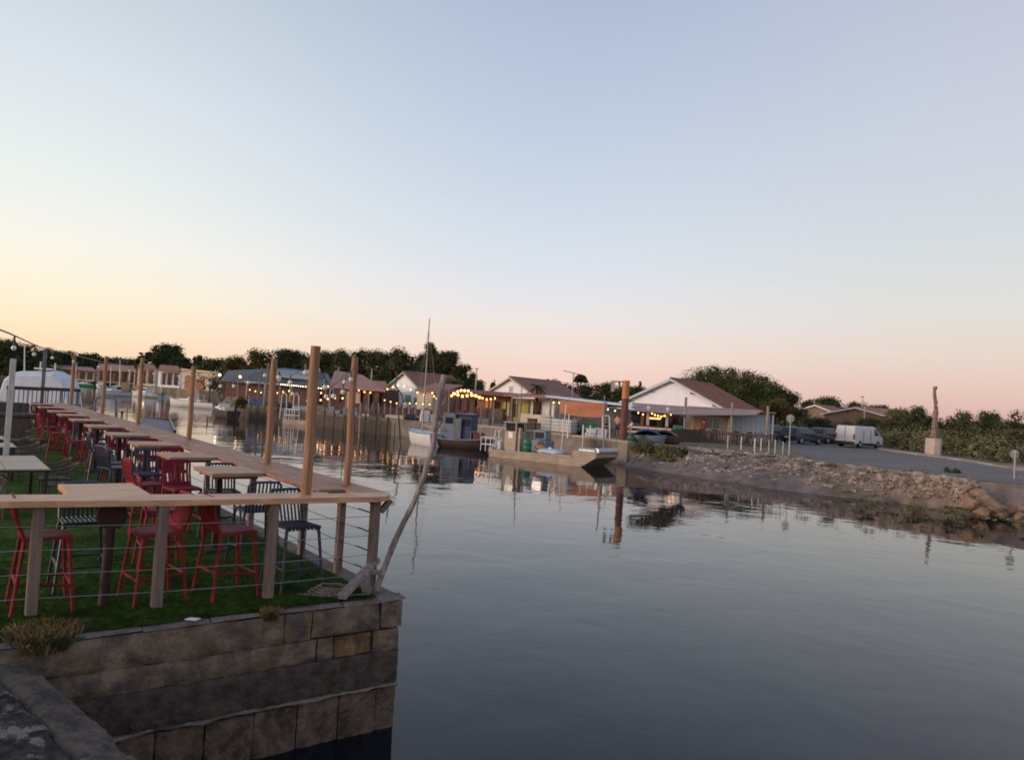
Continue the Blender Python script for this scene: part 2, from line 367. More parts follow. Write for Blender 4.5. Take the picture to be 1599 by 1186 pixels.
# riprap stones: nobody could count them
def rock_mesh(mb, c, r, sq, seed, n=5, rz=0):
    rr = random.Random(seed); o = len(mb.v); mb.ball((0, 0, 0), 1, n)
    ph = Vector((rr.random()*40, rr.random()*40, rr.random()*40)); cz, sz = math.cos(rz), math.sin(rz)
    PLN = []
    for k in range(13):
        q = Vector((rr.gauss(0, 1), rr.gauss(0, 1), rr.gauss(0, 1))).normalized(); PLN.append((q, rr.uniform(.62, .95)))
    for i in range(o, len(mb.v)):
        v = Vector(mb.v[i]); d = min([1.1]+[hh/v.dot(q) for q, hh in PLN if v.dot(q) > .05]); d *= 1+.10*noise.noise(v*2.2+ph)+.05*noise.noise(v*6+ph)
        v = Vector((v.x*d*r*sq[0], v.y*d*r*sq[1], v.z*d*r*sq[2]))
        mb.v[i] = (c[0]+v.x*cz-v.y*sz, c[1]+v.x*sz+v.y*cz, c[2]+v.z)
mb = MB()
for k in range(4200):
    f = rnd.random()*(len(cols)-1); i = int(f); t = f-i
    if i < 33: continue
    a = cols[i][0].lerp(cols[i+1][0], t); b = cols[i][1].lerp(cols[i+1][1], t)
    s = 1-abs(rnd.gauss(0, .36))+rnd.uniform(-.02, .10)
    if s < .22: continue
    p = a.lerp(b, s) if s < 1 else b+(b-a).normalized()*rnd.uniform(0, .6); p.z = min(s, 1)*G
    r = rnd.uniform(.05, .15)*(1.0 if rnd.random() > .1 else 1.7)
    rock_mesh(mb, p, r, (rnd.uniform(.8, 1.7), rnd.uniform(.7, 1.1), rnd.uniform(.4, .7)), k, 4, rnd.random()*3)
stuff(mb.build('riprap', M['stone']), 'pale flat riprap stones heaped along the top of the mud bank', 'stones')
# boulders at the right end
bl = [(1540, 788, .62), (1574, 794, .58), (1524, 771, .42), (1556, 768, .50), (1592, 768, .50), (1602, 790, .52), (1514, 786, .40), (1590, 780, .34), (1546, 751, .36), (1572, 749, .34), (1530, 757, .32), (1561, 781, .30), (1597, 751, .34), (1584, 757, .28), (1512, 762, .26), (1528, 797, .36), (1556, 802, .34), (1588, 806, .36), (1506, 776, .26), (1566, 758, .26), (1630, 780, .6), (1650, 800, .6)]
dsc = ['broad ochre boulder low on the bank at the rock pile', 'large pale boulder at the foot of the rock pile beside the water', 'medium boulder perched left above the broad ochre one', 'blocky boulder in the middle of the rock pile', 'flat topped boulder below the far right road sign', 'big boulder low at the right edge of the picture', 'leftmost large boulder of the rock pile near the weed',
       'small pale boulder wedged under the flat topped one', 'pale boulder at the top of the pile left of the sign', 'boulder just left of the road sign foot', 'upper left boulder of the pile', 'small stone tucked in the gap between the two big boulders', 'boulder right of the road sign foot', 'small stone directly below the road sign', 'small upper stone at the left end of the pile', 'waterside stone under the broad ochre boulder', 'waterside stone between the two big boulders', 'waterside stone at the right edge of the picture', 'small outlying stone at the far left of the pile', 'small stone on top of the blocky middle boulder', 'boulder just beyond the right edge, upper one', 'boulder just beyond the right edge, lower one']
for k, (x, y, r) in enumerate(bl):
    zc = max(.15, min(1.2, (812-y)/60*1.3)); mb = MB(); rock_mesh(mb, (0, 0, 0), r*.86, (1.25, .9, .85), 900+k, 16, rnd.random()*3)
    o = mb.build('boulder', M['boulder'], loc=onz(x, y, zc)-Vector((.15, .35, 0))*(1 if k < 9 else .4), smooth=True); tag(o, dsc[k], 'boulder', 'boulders at the end of the bank')
# road, verge
rd = [(1240, 704), (1262, 713), (1300, 722), (1400, 735), (1500, 747), (1599, 756), (1800, 778)]
rf = [(1215, 690), (1262, 694), (1300, 699), (1380, 704), (1447, 712), (1520, 722), (1599, 736), ]
near_r = [onz(x, y, G) for x, y in rd]; far_r = [onz(x, y, G) for x, y in rf]
far_r.append(Vector((70, 48, G)))
pl = near_r+far_r[::-1]
mb = MB(); mb.add([(p.x, p.y, G+.012) for p in pl], [tuple(range(len(pl)))]); struct(mb.build('road', M['asphalt']))
vg = [onz(x, y, G) for x, y in ((1374, 702), (1447, 711.6), (1520, 721.5), (1599, 735.4))]+[Vector((70, 48, G))]
vg2 = [p+Vector((1.2, 3.2, 0)) for p in vg]
mb = MB(); mb.strip([Vector((p.x, p.y, G+.09)) for p in vg], [Vector((p.x, p.y, G+.09)) for p in vg2], .1); struct(mb.build('verge', M['verge']))

# ------------------------------------------------------------ near pier: walls, turf
def stone_face(mb, x0, x1, z0, z1, y, dep, seed, amp=.016, res=.05):
    nx = max(2, int((x1-x0)/res)); nz = max(2, int((z1-z0)/res)); vs = []; ph = Vector((seed*3.1, seed*1.7, 0))
    for j in range(nz+1):
        for i in range(nx+1):
            x = x0+(x1-x0)*i/nx; z = z0+(z1-z0)*j/nz
            ed = min(i, nx-i, j, nz-j); yy = y+(0.018 if ed == 0 else 0)-amp*2*noise.noise(Vector((x*2.6, z*3.2, seed))+ph)-amp*noise.noise(Vector((x*11, z*11, seed)))
            jx = .01*noise.noise(Vector((z*7, seed, 3))) if i in (0, nx) else 0; jz = .012*noise.noise(Vector((x*6, seed, 9))) if j in (0, nz) else 0
            vs.append((x+jx, yy, z+jz))
    o = len(vs); vs += [(x, y+dep, z) for (x, yy, z) in vs[:o]]
    w = nx+1; fs = [(j*w+i, j*w+i+1, (j+1)*w+i+1, (j+1)*w+i) for j in range(nz) for i in range(nx)]
    for i in range(nx): fs += [(i+1, i, o+i, o+i+1), (nz*w+i, nz*w+i+1, o+nz*w+i+1, o+nz*w+i)]
    for j in range(nz): fs += [(j*w, (j+1)*w, o+(j+1)*w, o+j*w), ((j+1)*w+nx, j*w+nx, o+j*w+nx, o+(j+1)*w+nx)]
    mb.add(vs, fs)
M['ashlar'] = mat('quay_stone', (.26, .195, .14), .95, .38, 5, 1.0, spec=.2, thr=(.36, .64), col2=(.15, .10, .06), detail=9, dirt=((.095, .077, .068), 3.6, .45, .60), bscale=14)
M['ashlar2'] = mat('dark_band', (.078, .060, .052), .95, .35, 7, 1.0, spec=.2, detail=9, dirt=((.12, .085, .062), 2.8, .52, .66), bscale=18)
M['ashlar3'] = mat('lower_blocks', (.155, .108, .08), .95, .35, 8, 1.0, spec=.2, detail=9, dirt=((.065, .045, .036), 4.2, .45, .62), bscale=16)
M['ochre'] = mat('ochre_stone', (.22, .115, .05), .95, .4, 3, .8, dirt=((.06, .045, .035), 3.5, .47, .58))
M['mortar'] = mat('pale_mortar', (.19, .155, .13), .95, .3, 5, .9, dirt=((.09, .07, .06), 3, .5, .7))
qw = thing('quay_wall', 'old stone quay wall with dark band and block footing under the terrace', 'wall', dk(0, 0, 0), DROT)
mb = MB(); mb.box(-4, .27, .25, 7.86, .34, 2.2); mb.box(-.24, 17.2, .25, .32, 33.5, 2.2); mb.build('wall_core', M['ashlar2'], qw)
mb = MB()      # top course of the front (x = -a)
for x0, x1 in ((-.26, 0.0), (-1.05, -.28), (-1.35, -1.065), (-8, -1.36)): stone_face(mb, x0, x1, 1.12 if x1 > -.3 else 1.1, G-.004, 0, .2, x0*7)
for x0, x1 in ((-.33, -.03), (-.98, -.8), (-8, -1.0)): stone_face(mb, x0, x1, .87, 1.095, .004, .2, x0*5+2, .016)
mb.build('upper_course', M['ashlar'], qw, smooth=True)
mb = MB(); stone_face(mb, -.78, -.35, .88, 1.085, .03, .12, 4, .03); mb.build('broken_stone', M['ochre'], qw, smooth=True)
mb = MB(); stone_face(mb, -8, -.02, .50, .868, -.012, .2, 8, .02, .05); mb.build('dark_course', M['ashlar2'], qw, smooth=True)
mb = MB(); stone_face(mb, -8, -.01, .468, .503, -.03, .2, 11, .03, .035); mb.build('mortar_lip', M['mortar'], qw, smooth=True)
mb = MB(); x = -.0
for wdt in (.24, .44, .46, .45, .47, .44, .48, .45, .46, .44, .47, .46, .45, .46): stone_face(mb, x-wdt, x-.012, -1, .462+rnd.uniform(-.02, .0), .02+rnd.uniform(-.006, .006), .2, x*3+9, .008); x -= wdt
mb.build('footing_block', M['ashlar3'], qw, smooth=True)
mb = MB()     # long side facing the water
for k in range(30):
    y0 = .21+k*.95
    mb.box(-.11, y0+.46, 1.245, .225, .92, .30); mb.box(-.11, y0+.1+.46, .97, .21, .92, .22)
mb.box(-.115, 14.2, .2, .2, 28, 1.28)
mb.build('side_course', M['ashlar'], qw, bevel=.012)
mb = MB(); x = 0.03
for k in range(14):
    l = rnd.uniform(.5, .9); zz = G+.045
    vs = []; nx = 8
    for i in range(nx+1):
        for j, yy in enumerate((0.0, .05, .10, .16)):
            vs.append((x-l*i/nx+.004, yy, G+.035+.012*noise.noise(Vector((x-l*i/nx, yy*9, k)))*2-(.02 if j == 0 else 0)))
    mb.add(vs, [(i*4+j, (i+1)*4+j, (i+1)*4+j+1, i*4+j+1) for i in range(nx) for j in range(3)]); x -= l+.008
for k in range(24):
    mb.box(-.135, .75+k*1.2, G+.015, .26, 1.18, .05)
mb.build('coping', M['mortar'], qw, smooth=True)
# turf
tl = thing('terrace_turf', 'green artificial grass carpet covering the waterside terrace', 'turf', dk(0, 0, G), DROT)
mb = MB(); vs = []; nx, ny = 60, 90
for j in range(ny+1):
    for i in range(nx+1):
        x = -.28-(12)*i/nx; t = j/ny; y = .085+.012*math.sin(x*5.1)+.01*math.sin(x*13)+(32)*t*t
        vs.append((x, y, .052+.008*noise.noise(Vector((x*1.2, y*1.2, 0)))))
mb.add(vs, [(j*(nx+1)+i, j*(nx+1)+i+1, (j+1)*(nx+1)+i+1, (j+1)*(nx+1)+i) for j in range(ny) for i in range(nx)]); mb.build('turf_sheet', M['turf'], tl, smooth=True)
rs = np.random.RandomState(3); nb = 60000
bx = -.3-rs.rand(nb)*4.6; by = .10+(rs.rand(nb)**1.6)*4.5; hh = .018+rs.rand(nb)*.014; an = rs.rand(nb)*6.28; w2 = .0035
dx, dy = np.cos(an)*w2, np.sin(an)*w2; lx, ly = rs.randn(nb)*.008, rs.randn(nb)*.008
V = np.zeros((nb, 3, 3)); V[:, 0] = np.c_[bx-dx, by-dy, np.full(nb, .05)]; V[:, 1] = np.c_[bx+dx, by+dy, np.full(nb, .05)]; V[:, 2] = np.c_[bx+lx, by+ly, .05+hh]
quick('turf_pile', V.reshape(-1, 3), np.arange(nb*3).reshape(-1, 3), M['turf'], tl, 3)['kind'] = 'stuff'

# foreground embankment
M['emb'] = mat('lichen_rock', (.10, .078, .068), .97, .6, 14, 1.0, spec=.12, col2=(.035, .027, .026), detail=9, dirt=((.27, .24, .21), 4.2, .54, .61), bscale=22)
M['emb2'] = mat('worn_coping', (.19, .15, .115), .97, .4, 9, 1.0, spec=.12, col2=(.12, .095, .075), detail=9, dirt=((.08, .065, .055), 3.4, .47, .6), bscale=14)
e0, e1 = onz(48, 1030, 1.22), onz(232, 1186, 1.22)
ed = (e1-e0).normalized(); el = Vector((-ed.y, ed.x, 0));
if el.dot(Vector((-1, 0, 0))) < 0: el = -el
def emb(tr, name, mt, lift=0):
    mb = MB(); n1 = 220; vs = []; n2 = len(tr)
    for i in range(n1+1):
        s = -.5+i/n1*7.5
        for (t, z) in tr:
            p = e0+ed*s+el*(t+.05*noise.noise(Vector((s*1.2, t*2, 3)))); q = Vector((p.x, p.y, 0))
            vs.append((p.x, p.y, z+lift+.05*noise.noise(q*1.5)+.035*noise.noise(q*4.5)+.028*noise.noise(q*11)+.016*noise.noise(q*27)))
    mb.add(vs, [(i*n2+j, i*n2+j+1, (i+1)*n2+j+1, (i+1)*n2+j) for i in range(n1) for j in range(n2-1)]); return mb.build(name, mt, smooth=True)
prof1 = [(-.35, -1), (-.18, .3), (-.06, .95), (-.02, 1.1), (.02, 1.18), (.06, 1.215), (.1, 1.235), (.15, 1.25), (.2, 1.262), (.25, 1.27), (.3, 1.277), (.34, 1.27), (.37, 1.23), (.4, 1.15)]
struct(emb(prof1, 'embankment_edge', M['emb2']))
prof2 = [(.33, 1.1), (.36, 1.25), (.4, 1.29)]+[(.44+.06*k, 1.30+.012*k) for k in range(60)]
prof2 = [(a, b) for (a, b), (c, d) in zip(prof2, prof2[1:]+prof2[-1:]) for (a, b) in ((a, b), ((a+c)/2, (b+d)/2))]
struct(emb(prof2, 'embankment', M['emb']))
mb = MB(); rock_mesh(mb, (0, 0, 0), .2, (1.5, .8, .5), 44, 10); o = mb.build('loose_stone', M['plinth'], loc=onz(4, 974, 1.36), smooth=True); tag(o, 'pale loose stone lying at the left edge above the embankment', 'stone')
def grass_clump(loc, r, h, nb, mt, seed, name='weed_clump'):
    rs = np.random.RandomState(seed); V = []
    a = rs.rand(nb)*6.28; rr = r*np.sqrt(rs.rand(nb)); x = rr*np.cos(a); y = rr*np.sin(a); hh = h*(.4+.6*rs.rand(nb)); ln = rs.randn(nb, 2)*h*.28; b = rs.rand(nb)*6.28; w = .0012+.0016*rs.rand(nb)
    V = np.zeros((nb, 4, 3)); dx, dy = np.cos(b)*w, np.sin(b)*w
    V[:, 0] = np.c_[x-dx, y-dy, 0*x-.03]; V[:, 1] = np.c_[x+dx, y+dy, 0*x-.03]
    V[:, 2] = np.c_[x+dx+ln[:, 0]*.5, y+dy+ln[:, 1]*.5, hh*.7]; V[:, 3] = np.c_[x+ln[:, 0], y+ln[:, 1], hh]
    o = quick(name, V.reshape(-1, 3), np.arange(nb*4).reshape(-1, 4), mt); o.location = loc; return o
M['dry'] = mat('dry_grass', (.24, .16, .06), .9, .4, 6, dirt=((.05, .06, .02), 5, .45, .6))
M['mossg'] = mat('mossy_grass', (.07, .075, .025), .9, .4, 6, dirt=((.14, .10, .045), 5, .5, .6))
tag(grass_clump(onz(66, 1003, 1.36), .27, .17, 2600, M['dry'], 1), 'dry straw coloured weeds growing over the wall corner at left', 'weeds')
tag(grass_clump(onz(35, 1015, 1.25), .22, .18, 2600, M['mossg'], 2), 'dark green weeds hanging beside the embankment stones', 'weeds')
tag(grass_clump(onz(108, 990, 1.38), .16, .12, 1200, M['mossg'], 5), 'thin short weeds at the turf edge right of the straw coloured clump', 'weeds')
tag(grass_clump(onz(421, 962, 1.40), .07, .10, 700, M['dry'], 3), 'small yellow weed tuft at the foot of the rail post', 'weeds')

# ------------------------------------------------------------ bar counter
BT = 2.53-G      # counter height above the deck
bc = thing('bar_counter', 'long L shaped oiled wood bar counter railing along the water edge', 'bar counter', dk(0, 0, G), DROT)
mb = MB()      # long leg, planks with fine joints: x=-a
mb.poly([(-.68, .95), (-.36, .95), (-.36, 27.6), (-.68, 27.6)], BT-.055, BT-.002)
mb.poly([(-.355, .62), (.035, .62), (.035, 27.6), (-.355, 27.6)], BT-.055, BT)
mb.build('counter_top', M['wood'], bc, bevel=.006)
mb = MB(); arc = []
for k in range(9):
    t = k/8*math.pi/2; arc.append((-.32+.36*math.cos(-math.pi/2+t), .615+.36*math.sin(-math.pi/2+t)))
fr = [(-5.6, .87), (-3.8, .655), (-2.3, .44), (-1.2, .33), (-.5, .268)]+arc+[(.04, .617), (-.69, .617), (-.69, .72), (-2.3, .86), (-3.8, 1.12), (-5.6, 1.42)]
mb.poly(fr, BT-.058, BT+.001); mb.build('counter_top', M['wood_x'], bc, bevel=.008)
def post(a, b, h, w=.09):
    mb = MB(); mb.box(-a, b, h/2+.04, w, w, h-.08); return mb
posts = [(.19, .45), (1.40, .42), (2.47, .52), (3.5, .70), (4.6, .85)]
for a, b in posts:
    p = post(a, b, BT-.02, .095).build('post', M['post'], bc, bevel=.008)
    m2 = MB(); m2.beam((-a+.0, b+.04, BT-.10), (-a-.0, b+.22, BT-.06), .07, .05); m2.build('bracket', M['post'], p)
side_posts = [1.17, 2.33, 4.4]+[4.4+2.45*k for k in range(1, 10)]
for b in side_posts:
    p = post(.27, b, BT-.02, .085).build('post', M['post'], bc, bevel=.008)
    if b < 8:
        mb = MB()
        for zz in (.25, .47, .69, .91): mb.tube([(-.27, b-.052, zz), (-.27, b-.04, zz)], .011, 8); mb.tube([(-.322, b, zz), (-.31, b, zz)], .011, 8)
        mb.build('bolt', M['darkg'], p)
for zz in (.22, .44, .66, .88):
    mb = MB(); mb.tube([(-5.2, .95, zz)]+[(-a, b-.0, zz+.002*i) for i, (a, b) in reversed(list(enumerate(posts)))], .0035, 5); mb.build('cable', M['steel'], bc, smooth=True)
    mb = MB(); mb.tube([(-.19, .45, zz+.03), (-.27, 1.17, zz+.03), (-.27, 27, zz+.03)], .004, 5)
    for b0 in (.53, .70): mb.tube([(-.2, b0, zz+.03), (-.215, b0+.13, zz+.03)], .009, 6)
    mb.build('cable', M['darkg'], bc, smooth=True)
mb = MB(); mb.beam((-.12, .45, BT-.2), (.0, .45, BT-.07), .06, .06); mb.build('corner_brace', M['post'], bc)

ORD = ['nearest', 'second', 'third', 'fourth', 'fifth', 'sixth', 'seventh', 'eighth', 'ninth', 'tenth']
# high tables
def table_proto():
    t = thing('high_table', 'x', 'high table', (0, 0, 0), DROT, 'high tables joined to the long counter')
    mb = MB(); mb.box(0, .23, BT-.028, .70, .44, .05); mb.box(0, -.225, BT-.028, .70, .455, .05); mb.build('tabletop', M['wood_x2'], t, bevel=.006)
    mb = MB(); mb.box(-.12, 0, (BT-.06)/2+.05, .075, .075, BT-.12); mb.build('leg', M['maroon'], t, bevel=.004)
    mb = MB(); mb.box(-.12, 0, .062, .3, .4, .014); mb.build('foot_plate', M['maroon'], t)
    mb = MB(); mb.beam((.3, .3, BT-.075), (-.3, .3, BT-.075), .05, .04); mb.beam((.3, -.3, BT-.075), (-.3, -.3, BT-.075), .05, .04); mb.build('batten', M['post'], t)
    return t
M['wood_x2'] = mat('table_wood', (.38, .19, .11), .45, .25, 2.2, .25, stretch=(.8, 9, 9), dirt=((.34, .17, .09), 1.5, .52, .75))
tb = [3.64, 5.85, 8.15, 10.6, 13.3, 15.9, 18.4, 20.7, 23.6, 26.5]
tp0 = None
for k, b in enumerate(tb):
    lab = 'high wooden bar table with maroon leg, %s along the long counter' % (ORD[k] if k else 'nearest to the corner')
    if tp0 is None:
        tp0 = table_proto(); tp0.location = dk(1.035, b-.46); tp0['label'] = lab
    else: dup(tp0, dk(1.035, b-.46), DROT, lab)
t = thing('high_table', 'pale wood bar table running back from the front counter on a maroon column', 'high table', dk(2.86, 1.35), DROT)
mb = MB(); mb.poly([(-.36, -.36), (.36, -.42), (.36, .52), (-.36, .52)], BT-.058, BT-.003); mb.build('tabletop', M['wood_x'], t, bevel=.006)
mb = MB(); mb.tube([(-.02, -.48, .05), (-.0, -.48, BT-.08)], .047, 14); mb.build('leg', M['maroon'], t, smooth=True)
mb = MB(); mb.tube([(-.0, -.54, BT-.19), (0, -.42, BT-.19)], .135, 24); mb.build('round_plate', M['maroon'], t, smooth=True)

# stools
def stool_proto(kind):
    t = thing('bar_stool', 'x', 'bar stool', (0, 0, 0), 0, 'bar stools on the terrace')
    m1 = M['redm'] if kind == 'red' else M['navy']; m2 = M['redseat'] if kind == 'red' else M['navy']; sh = .76
    r = .0165
    for sx in (-1, 1):
        for sy in (-1, 1):
            mb = MB(); topz = sh-.01
            mb.tube([(sx*.255, sy*.25, .052), (sx*.2, sy*.185, topz-.06), (sx*.19, sy*.175, topz)], [r*1.0, r*1.1, r*1.15], 9); mb.build('leg', m1, t, smooth=True)
    def q(z, sx, sy): f = (z-.05)/(sh-.05); return (sx*(.255-.06*f), sy*(.25-.07*f), z)
    mb = MB()
    mb.tube([q(.30, -1, 1), q(.30, 1, 1)], .013, 8); mb.tube([q(.34, -1, -1), q(.34, 1, -1)], .013, 8)
    for sx in (-1, 1): mb.tube([q(.30, sx, 1), q(.34, sx, -1)], .013, 8)
    mb.build('footrest', m1, t, smooth=True)
    mb = MB()
    if kind == 'red':
        vs = []; n_ = 10
        for j in range(n_+1):
            for i in range(n_+1):
                x = -.215+.43*i/n_; y = -.20+.42*j/n_; u_, v_ = x/.215, (y-.01)/.21
                vs.append((x*(1-.06*max(0, v_)), y, sh+.012-.016*(1-u_*u_)*(1-v_*v_)-(.03*max(0, v_-.6)**1)-.012*abs(u_)**6))
        o_ = len(vs); vs += [(x, y, z-.03) for x, y, z in vs]; w = n_+1
        fs = [(j*w+i, j*w+i+1, (j+1)*w+i+1, (j+1)*w+i) for j in range(n_) for i in range(n_)]; fs += [tuple(o_+k for k in f[::-1]) for f in fs]
        for i in range(n_): fs += [(i+1, i, o_+i, o_+i+1), (n_*w+i, n_*w+i+1, o_+n_*w+i+1, o_+n_*w+i), (i*w, (i+1)*w, o_+(i+1)*w, o_+i*w), ((i+1)*w+n_, i*w+n_, o_+i*w+n_, o_+(i+1)*w+n_)]
        mb.add(vs, fs)
    else:
        for k in range(9):
            x = -.18+.045*k; mb.beam((x, -.19, sh+.004), (x, .2, sh+.004), .024, .012); mb.beam((x, .2, sh+.004), (x, .225, sh-.03), .024, .012)
        mb.tube([(-.2, -.2, sh-.008), (-.205, .2, sh-.008), (.205, .2, sh-.008), (.2, -.2, sh-.008)], .013, 8, closed=True)
    mb.build('seat', m2, t, smooth=kind == 'red')
    mb = MB(); hb = .36
    def bk(x, f): return (x*(1+.04*f), -.19-.09*f-.02*math.sin(f*3.1), sh+hb*f)
    path = [bk(-.195, 0), bk(-.195, .5), bk(-.195, .88), bk(-.165, 1), bk(0, 1.01), bk(.165, 1), bk(.195, .88), bk(.195, .5), bk(.195, 0)]
    mb.tube(path, .0165, 8)
    w_ = .03 if kind == 'red' else .019; cnt = 7 if kind == 'red' else 8
    for k in range(cnt):
        x = -.155+.31*k/(cnt-1); mb.beam(bk(x, 0), bk(x, .52), w_, .012, (0, 1, 0)); mb.beam(bk(x, .52), bk(x, 1.0), w_, .012, (0, 1, 0))
    if kind == 'red': mb.beam(bk(-.19, .95), bk(.19, .95), .012, .05); mb.beam(bk(-.19, .07), bk(.19, .07), .012, .06)
    mb.build('backrest', m2, t, smooth=True)
    return t
PR = {'red': None, 'navy': None}
FACE = {'-b': math.pi, '+b': 0, '-a': -math.pi/2, '+a': math.pi/2}
def stool(kind, a, b, face, label, jit=0):
    rot = DROT+FACE[face]+jit; loc = dk(a, b)
    if PR[kind] is None:
        PR[kind] = stool_proto(kind); o = PR[kind]; o.location = loc; o.rotation_euler.z = rot; o['label'] = label
    else: dup(PR[kind], loc, rot, label)
stool('red', 3.40, 1.02, '-a', 'red bar stool nearest the left edge, partly behind the leftmost rail post')
stool('red', 2.42, .93, '+a', 'red bar stool facing left at the pale near table, behind the second rail post', .1)
stool('navy', 2.98, 1.72, '-b', 'dark slatted bar stool behind the maroon column of the near table')
stool('red', 1.72, .80, '-a', 'red bar stool facing right behind the third rail post, nearest the water corner', .12)
stool('navy', .98, .84, '-b', 'navy slatted bar stool in the terrace corner beside the third rail post', .12)
stool('navy', 1.02, 2.05, '+b', 'navy slatted bar stool drawn up to the front of the nearest joined table')
stool('navy', .92, 3.75, '-b', 'navy slatted bar stool behind the nearest joined table', -.1)
stool('red', 2.05, 2.35, '-a', 'red bar stool standing free on the turf behind the pale near table', -.1)
stool('red', 1.35, 4.25, '-b', 'red bar stool with slotted back beyond the nearest joined table', .15)
stool('red', 1.75, 4.75, '-a', 'bright red bar stool left of the second joined table', .1)
stool('red', .95, 6.5, '-b', 'red bar stool between the second and third joined tables', -.05)
stool('navy', 1.75, 7.0, '-a', 'dark navy bar stool on the turf left of the third joined table', .3)
stool('navy', 1.45, 6.0, '-b', 'dark navy bar stool at the end of the second joined table')
k = 0
for i in range(2, 10):
    b = tb[i]
    for (da, db, f) in ((.98, .28, '-b'), (.98, -1.25, '+b'), (1.55, -.45, '-a')):
        if i > 6 and da > 1.5: continue
        kind = ['red', 'navy', 'red', 'red', 'navy', 'red', 'red'][(k*3+i) % 7]; k += 1
        where = {'-b': 'behind', '+b': 'in front of', '-a': 'at the inner end of'}[f]
        stool(kind, da+rnd.uniform(-.08, .08), b+db+rnd.uniform(-.06, .06), f, '%s bar stool %s the %s joined table' % (kind, where, ORD[i]), rnd.uniform(-.15, .15))

o = MB().poly([(-.06, -.03), (.05, -.04), (.07, .03), (-.03, .04)], 0, .006).build('paper_scrap', M['white'], loc=onz(300, 966, G+.075)); tag(o, 'small white scrap of paper on the turf between the rail posts', 'litter')
# tall poles and festoon
def pole(base, topz, r, label, m='pole', square=False):
    h = topz-base.z; mb = MB()
    if square: mb.box(0, 0, h/2, r*2, r*2, h)
    else: mb.tube([(0, 0, 0), (.006, 0, h*.3), (-.004, .004, h*.7), (0, 0, h)], [r*1.05, r, r, r*.97], 14)
    o = mb.build('wooden_pole', M[m], loc=base, rot=DROT, smooth=not square); return tag(o, label, 'pole', 'tall poles standing on the counter')
pole(dk(.98, .60, 2.53), 4.18, .056, 'thick round wooden pole nearest the camera on the front counter')
pole(dk(.10, 1.43, 2.53), 4.14, .045, 'reddish wooden pole on the counter corner nearest the open water')
pole(dk(.20, 4.03, 2.53), 4.13, .050, 'wooden pole on the counter beside the nearest joined table')
pole(dk(.11, 8.88, 2.53), 4.02, .048, 'wooden pole on the counter near the third joined table')
pole(dk(.09, 13.83, 2.53), 4.24, .052, 'wooden pole on the counter near the fifth joined table')
pole(dk(.0, 19.56, 2.53), 4.34, .055, 'wooden pole on the counter near the eighth joined table')
pole(dk(-.02, 26.6, 2.53), 4.42, .065, 'farthest brown wooden pole at the end of the counter')
g1 = xz(62, 33, G); pole(g1, 4.65, .065, 'grey square post in front of the white covered boat', 'grey', True)
g2 = xz(4, 14, G); pole(g2, 3.92, .045, 'pale grey post at the far left edge under the big bulb', 'galv', True)
def festoon(pts, sags, nbulb, lit, label, lab_off=.1, rb=.026, cord=.0045, drop=.075):
    P = []
    for i in range(len(pts)-1):
        a, b = pts[i], pts[i+1]
        for k in range(12):
            t = k/12; p = a.lerp(b, t); p.z -= 4*sags[i]*t*(1-t); P.append(p)
    P.append(pts[-1]); t = thing('string_lights', label, 'string lights', P[0])
    mb = MB(); mb.tube(P, cord, 5); mb.build('cable', M['darkg'], t, world=True)
    L = [0]
    for i in range(1, len(P)): L.append(L[-1]+(P[i]-P[i-1]).length)
    for k in range(nbulb):
        s = L[-1]*(k+.5)/nbulb; i = max(j for j in range(len(L)) if L[j] <= s); i = min(i, len(P)-2)
        p = P[i].lerp(P[i+1], (s-L[i])/max(1e-6, L[i+1]-L[i]))
        mb = MB(); mb.ball((0, 0, -drop-rb*.8), rb, 8, (1, 1, 1.15)); o = mb.build('bulb', M[lit], t, loc=p-t.location, smooth=True)
        mb = MB(); mb.tube([(0, 0, 0), (0, 0, -drop)], rb*.42, 6); mb.build('socket', M['darkg'], o)
    return t
pD, pE, pC, pB, pA, pA2 = dk(.98, .6, 4.12), dk(.10, 1.43, 4.05), dk(.2, 4.03, 4.05), dk(.11, 8.88, 3.95), dk(.09, 13.83, 4.02), dk(0, 19.56, 4.15)
festoon([pD, pE], [.36], 5, 'bulb_off', 'unlit white bulbs on a cord sagging between the thick pole and the corner pole', rb=.028)
festoon([pC, pD], [.22], 3, 'bulb_off', 'unlit bulbs on a cord between the thick pole and the pole beside the nearest table', rb=.03)
festoon([pC, pE], [.42], 5, 'bulb_off', 'unlit bulbs on a cord sagging between the corner pole and the next pole', rb=.028)
festoon([pB, pC], [.25], 6, 'bulb_off', 'unlit bulbs on a cord between the poles of the nearest and third tables', rb=.03)
festoon([at(-60, 492, 6.2), at(16, 521, 7.0), at(60, 541, 10), at(97, 550, 13), at(160, 565, 16.5), pA, pB], [0, 0, 0, 0, 0.02, .06], 8, 'bulb_off', 'thick dark cord with white bulbs crossing the sky at the upper left', rb=.022, cord=.008, drop=.10)

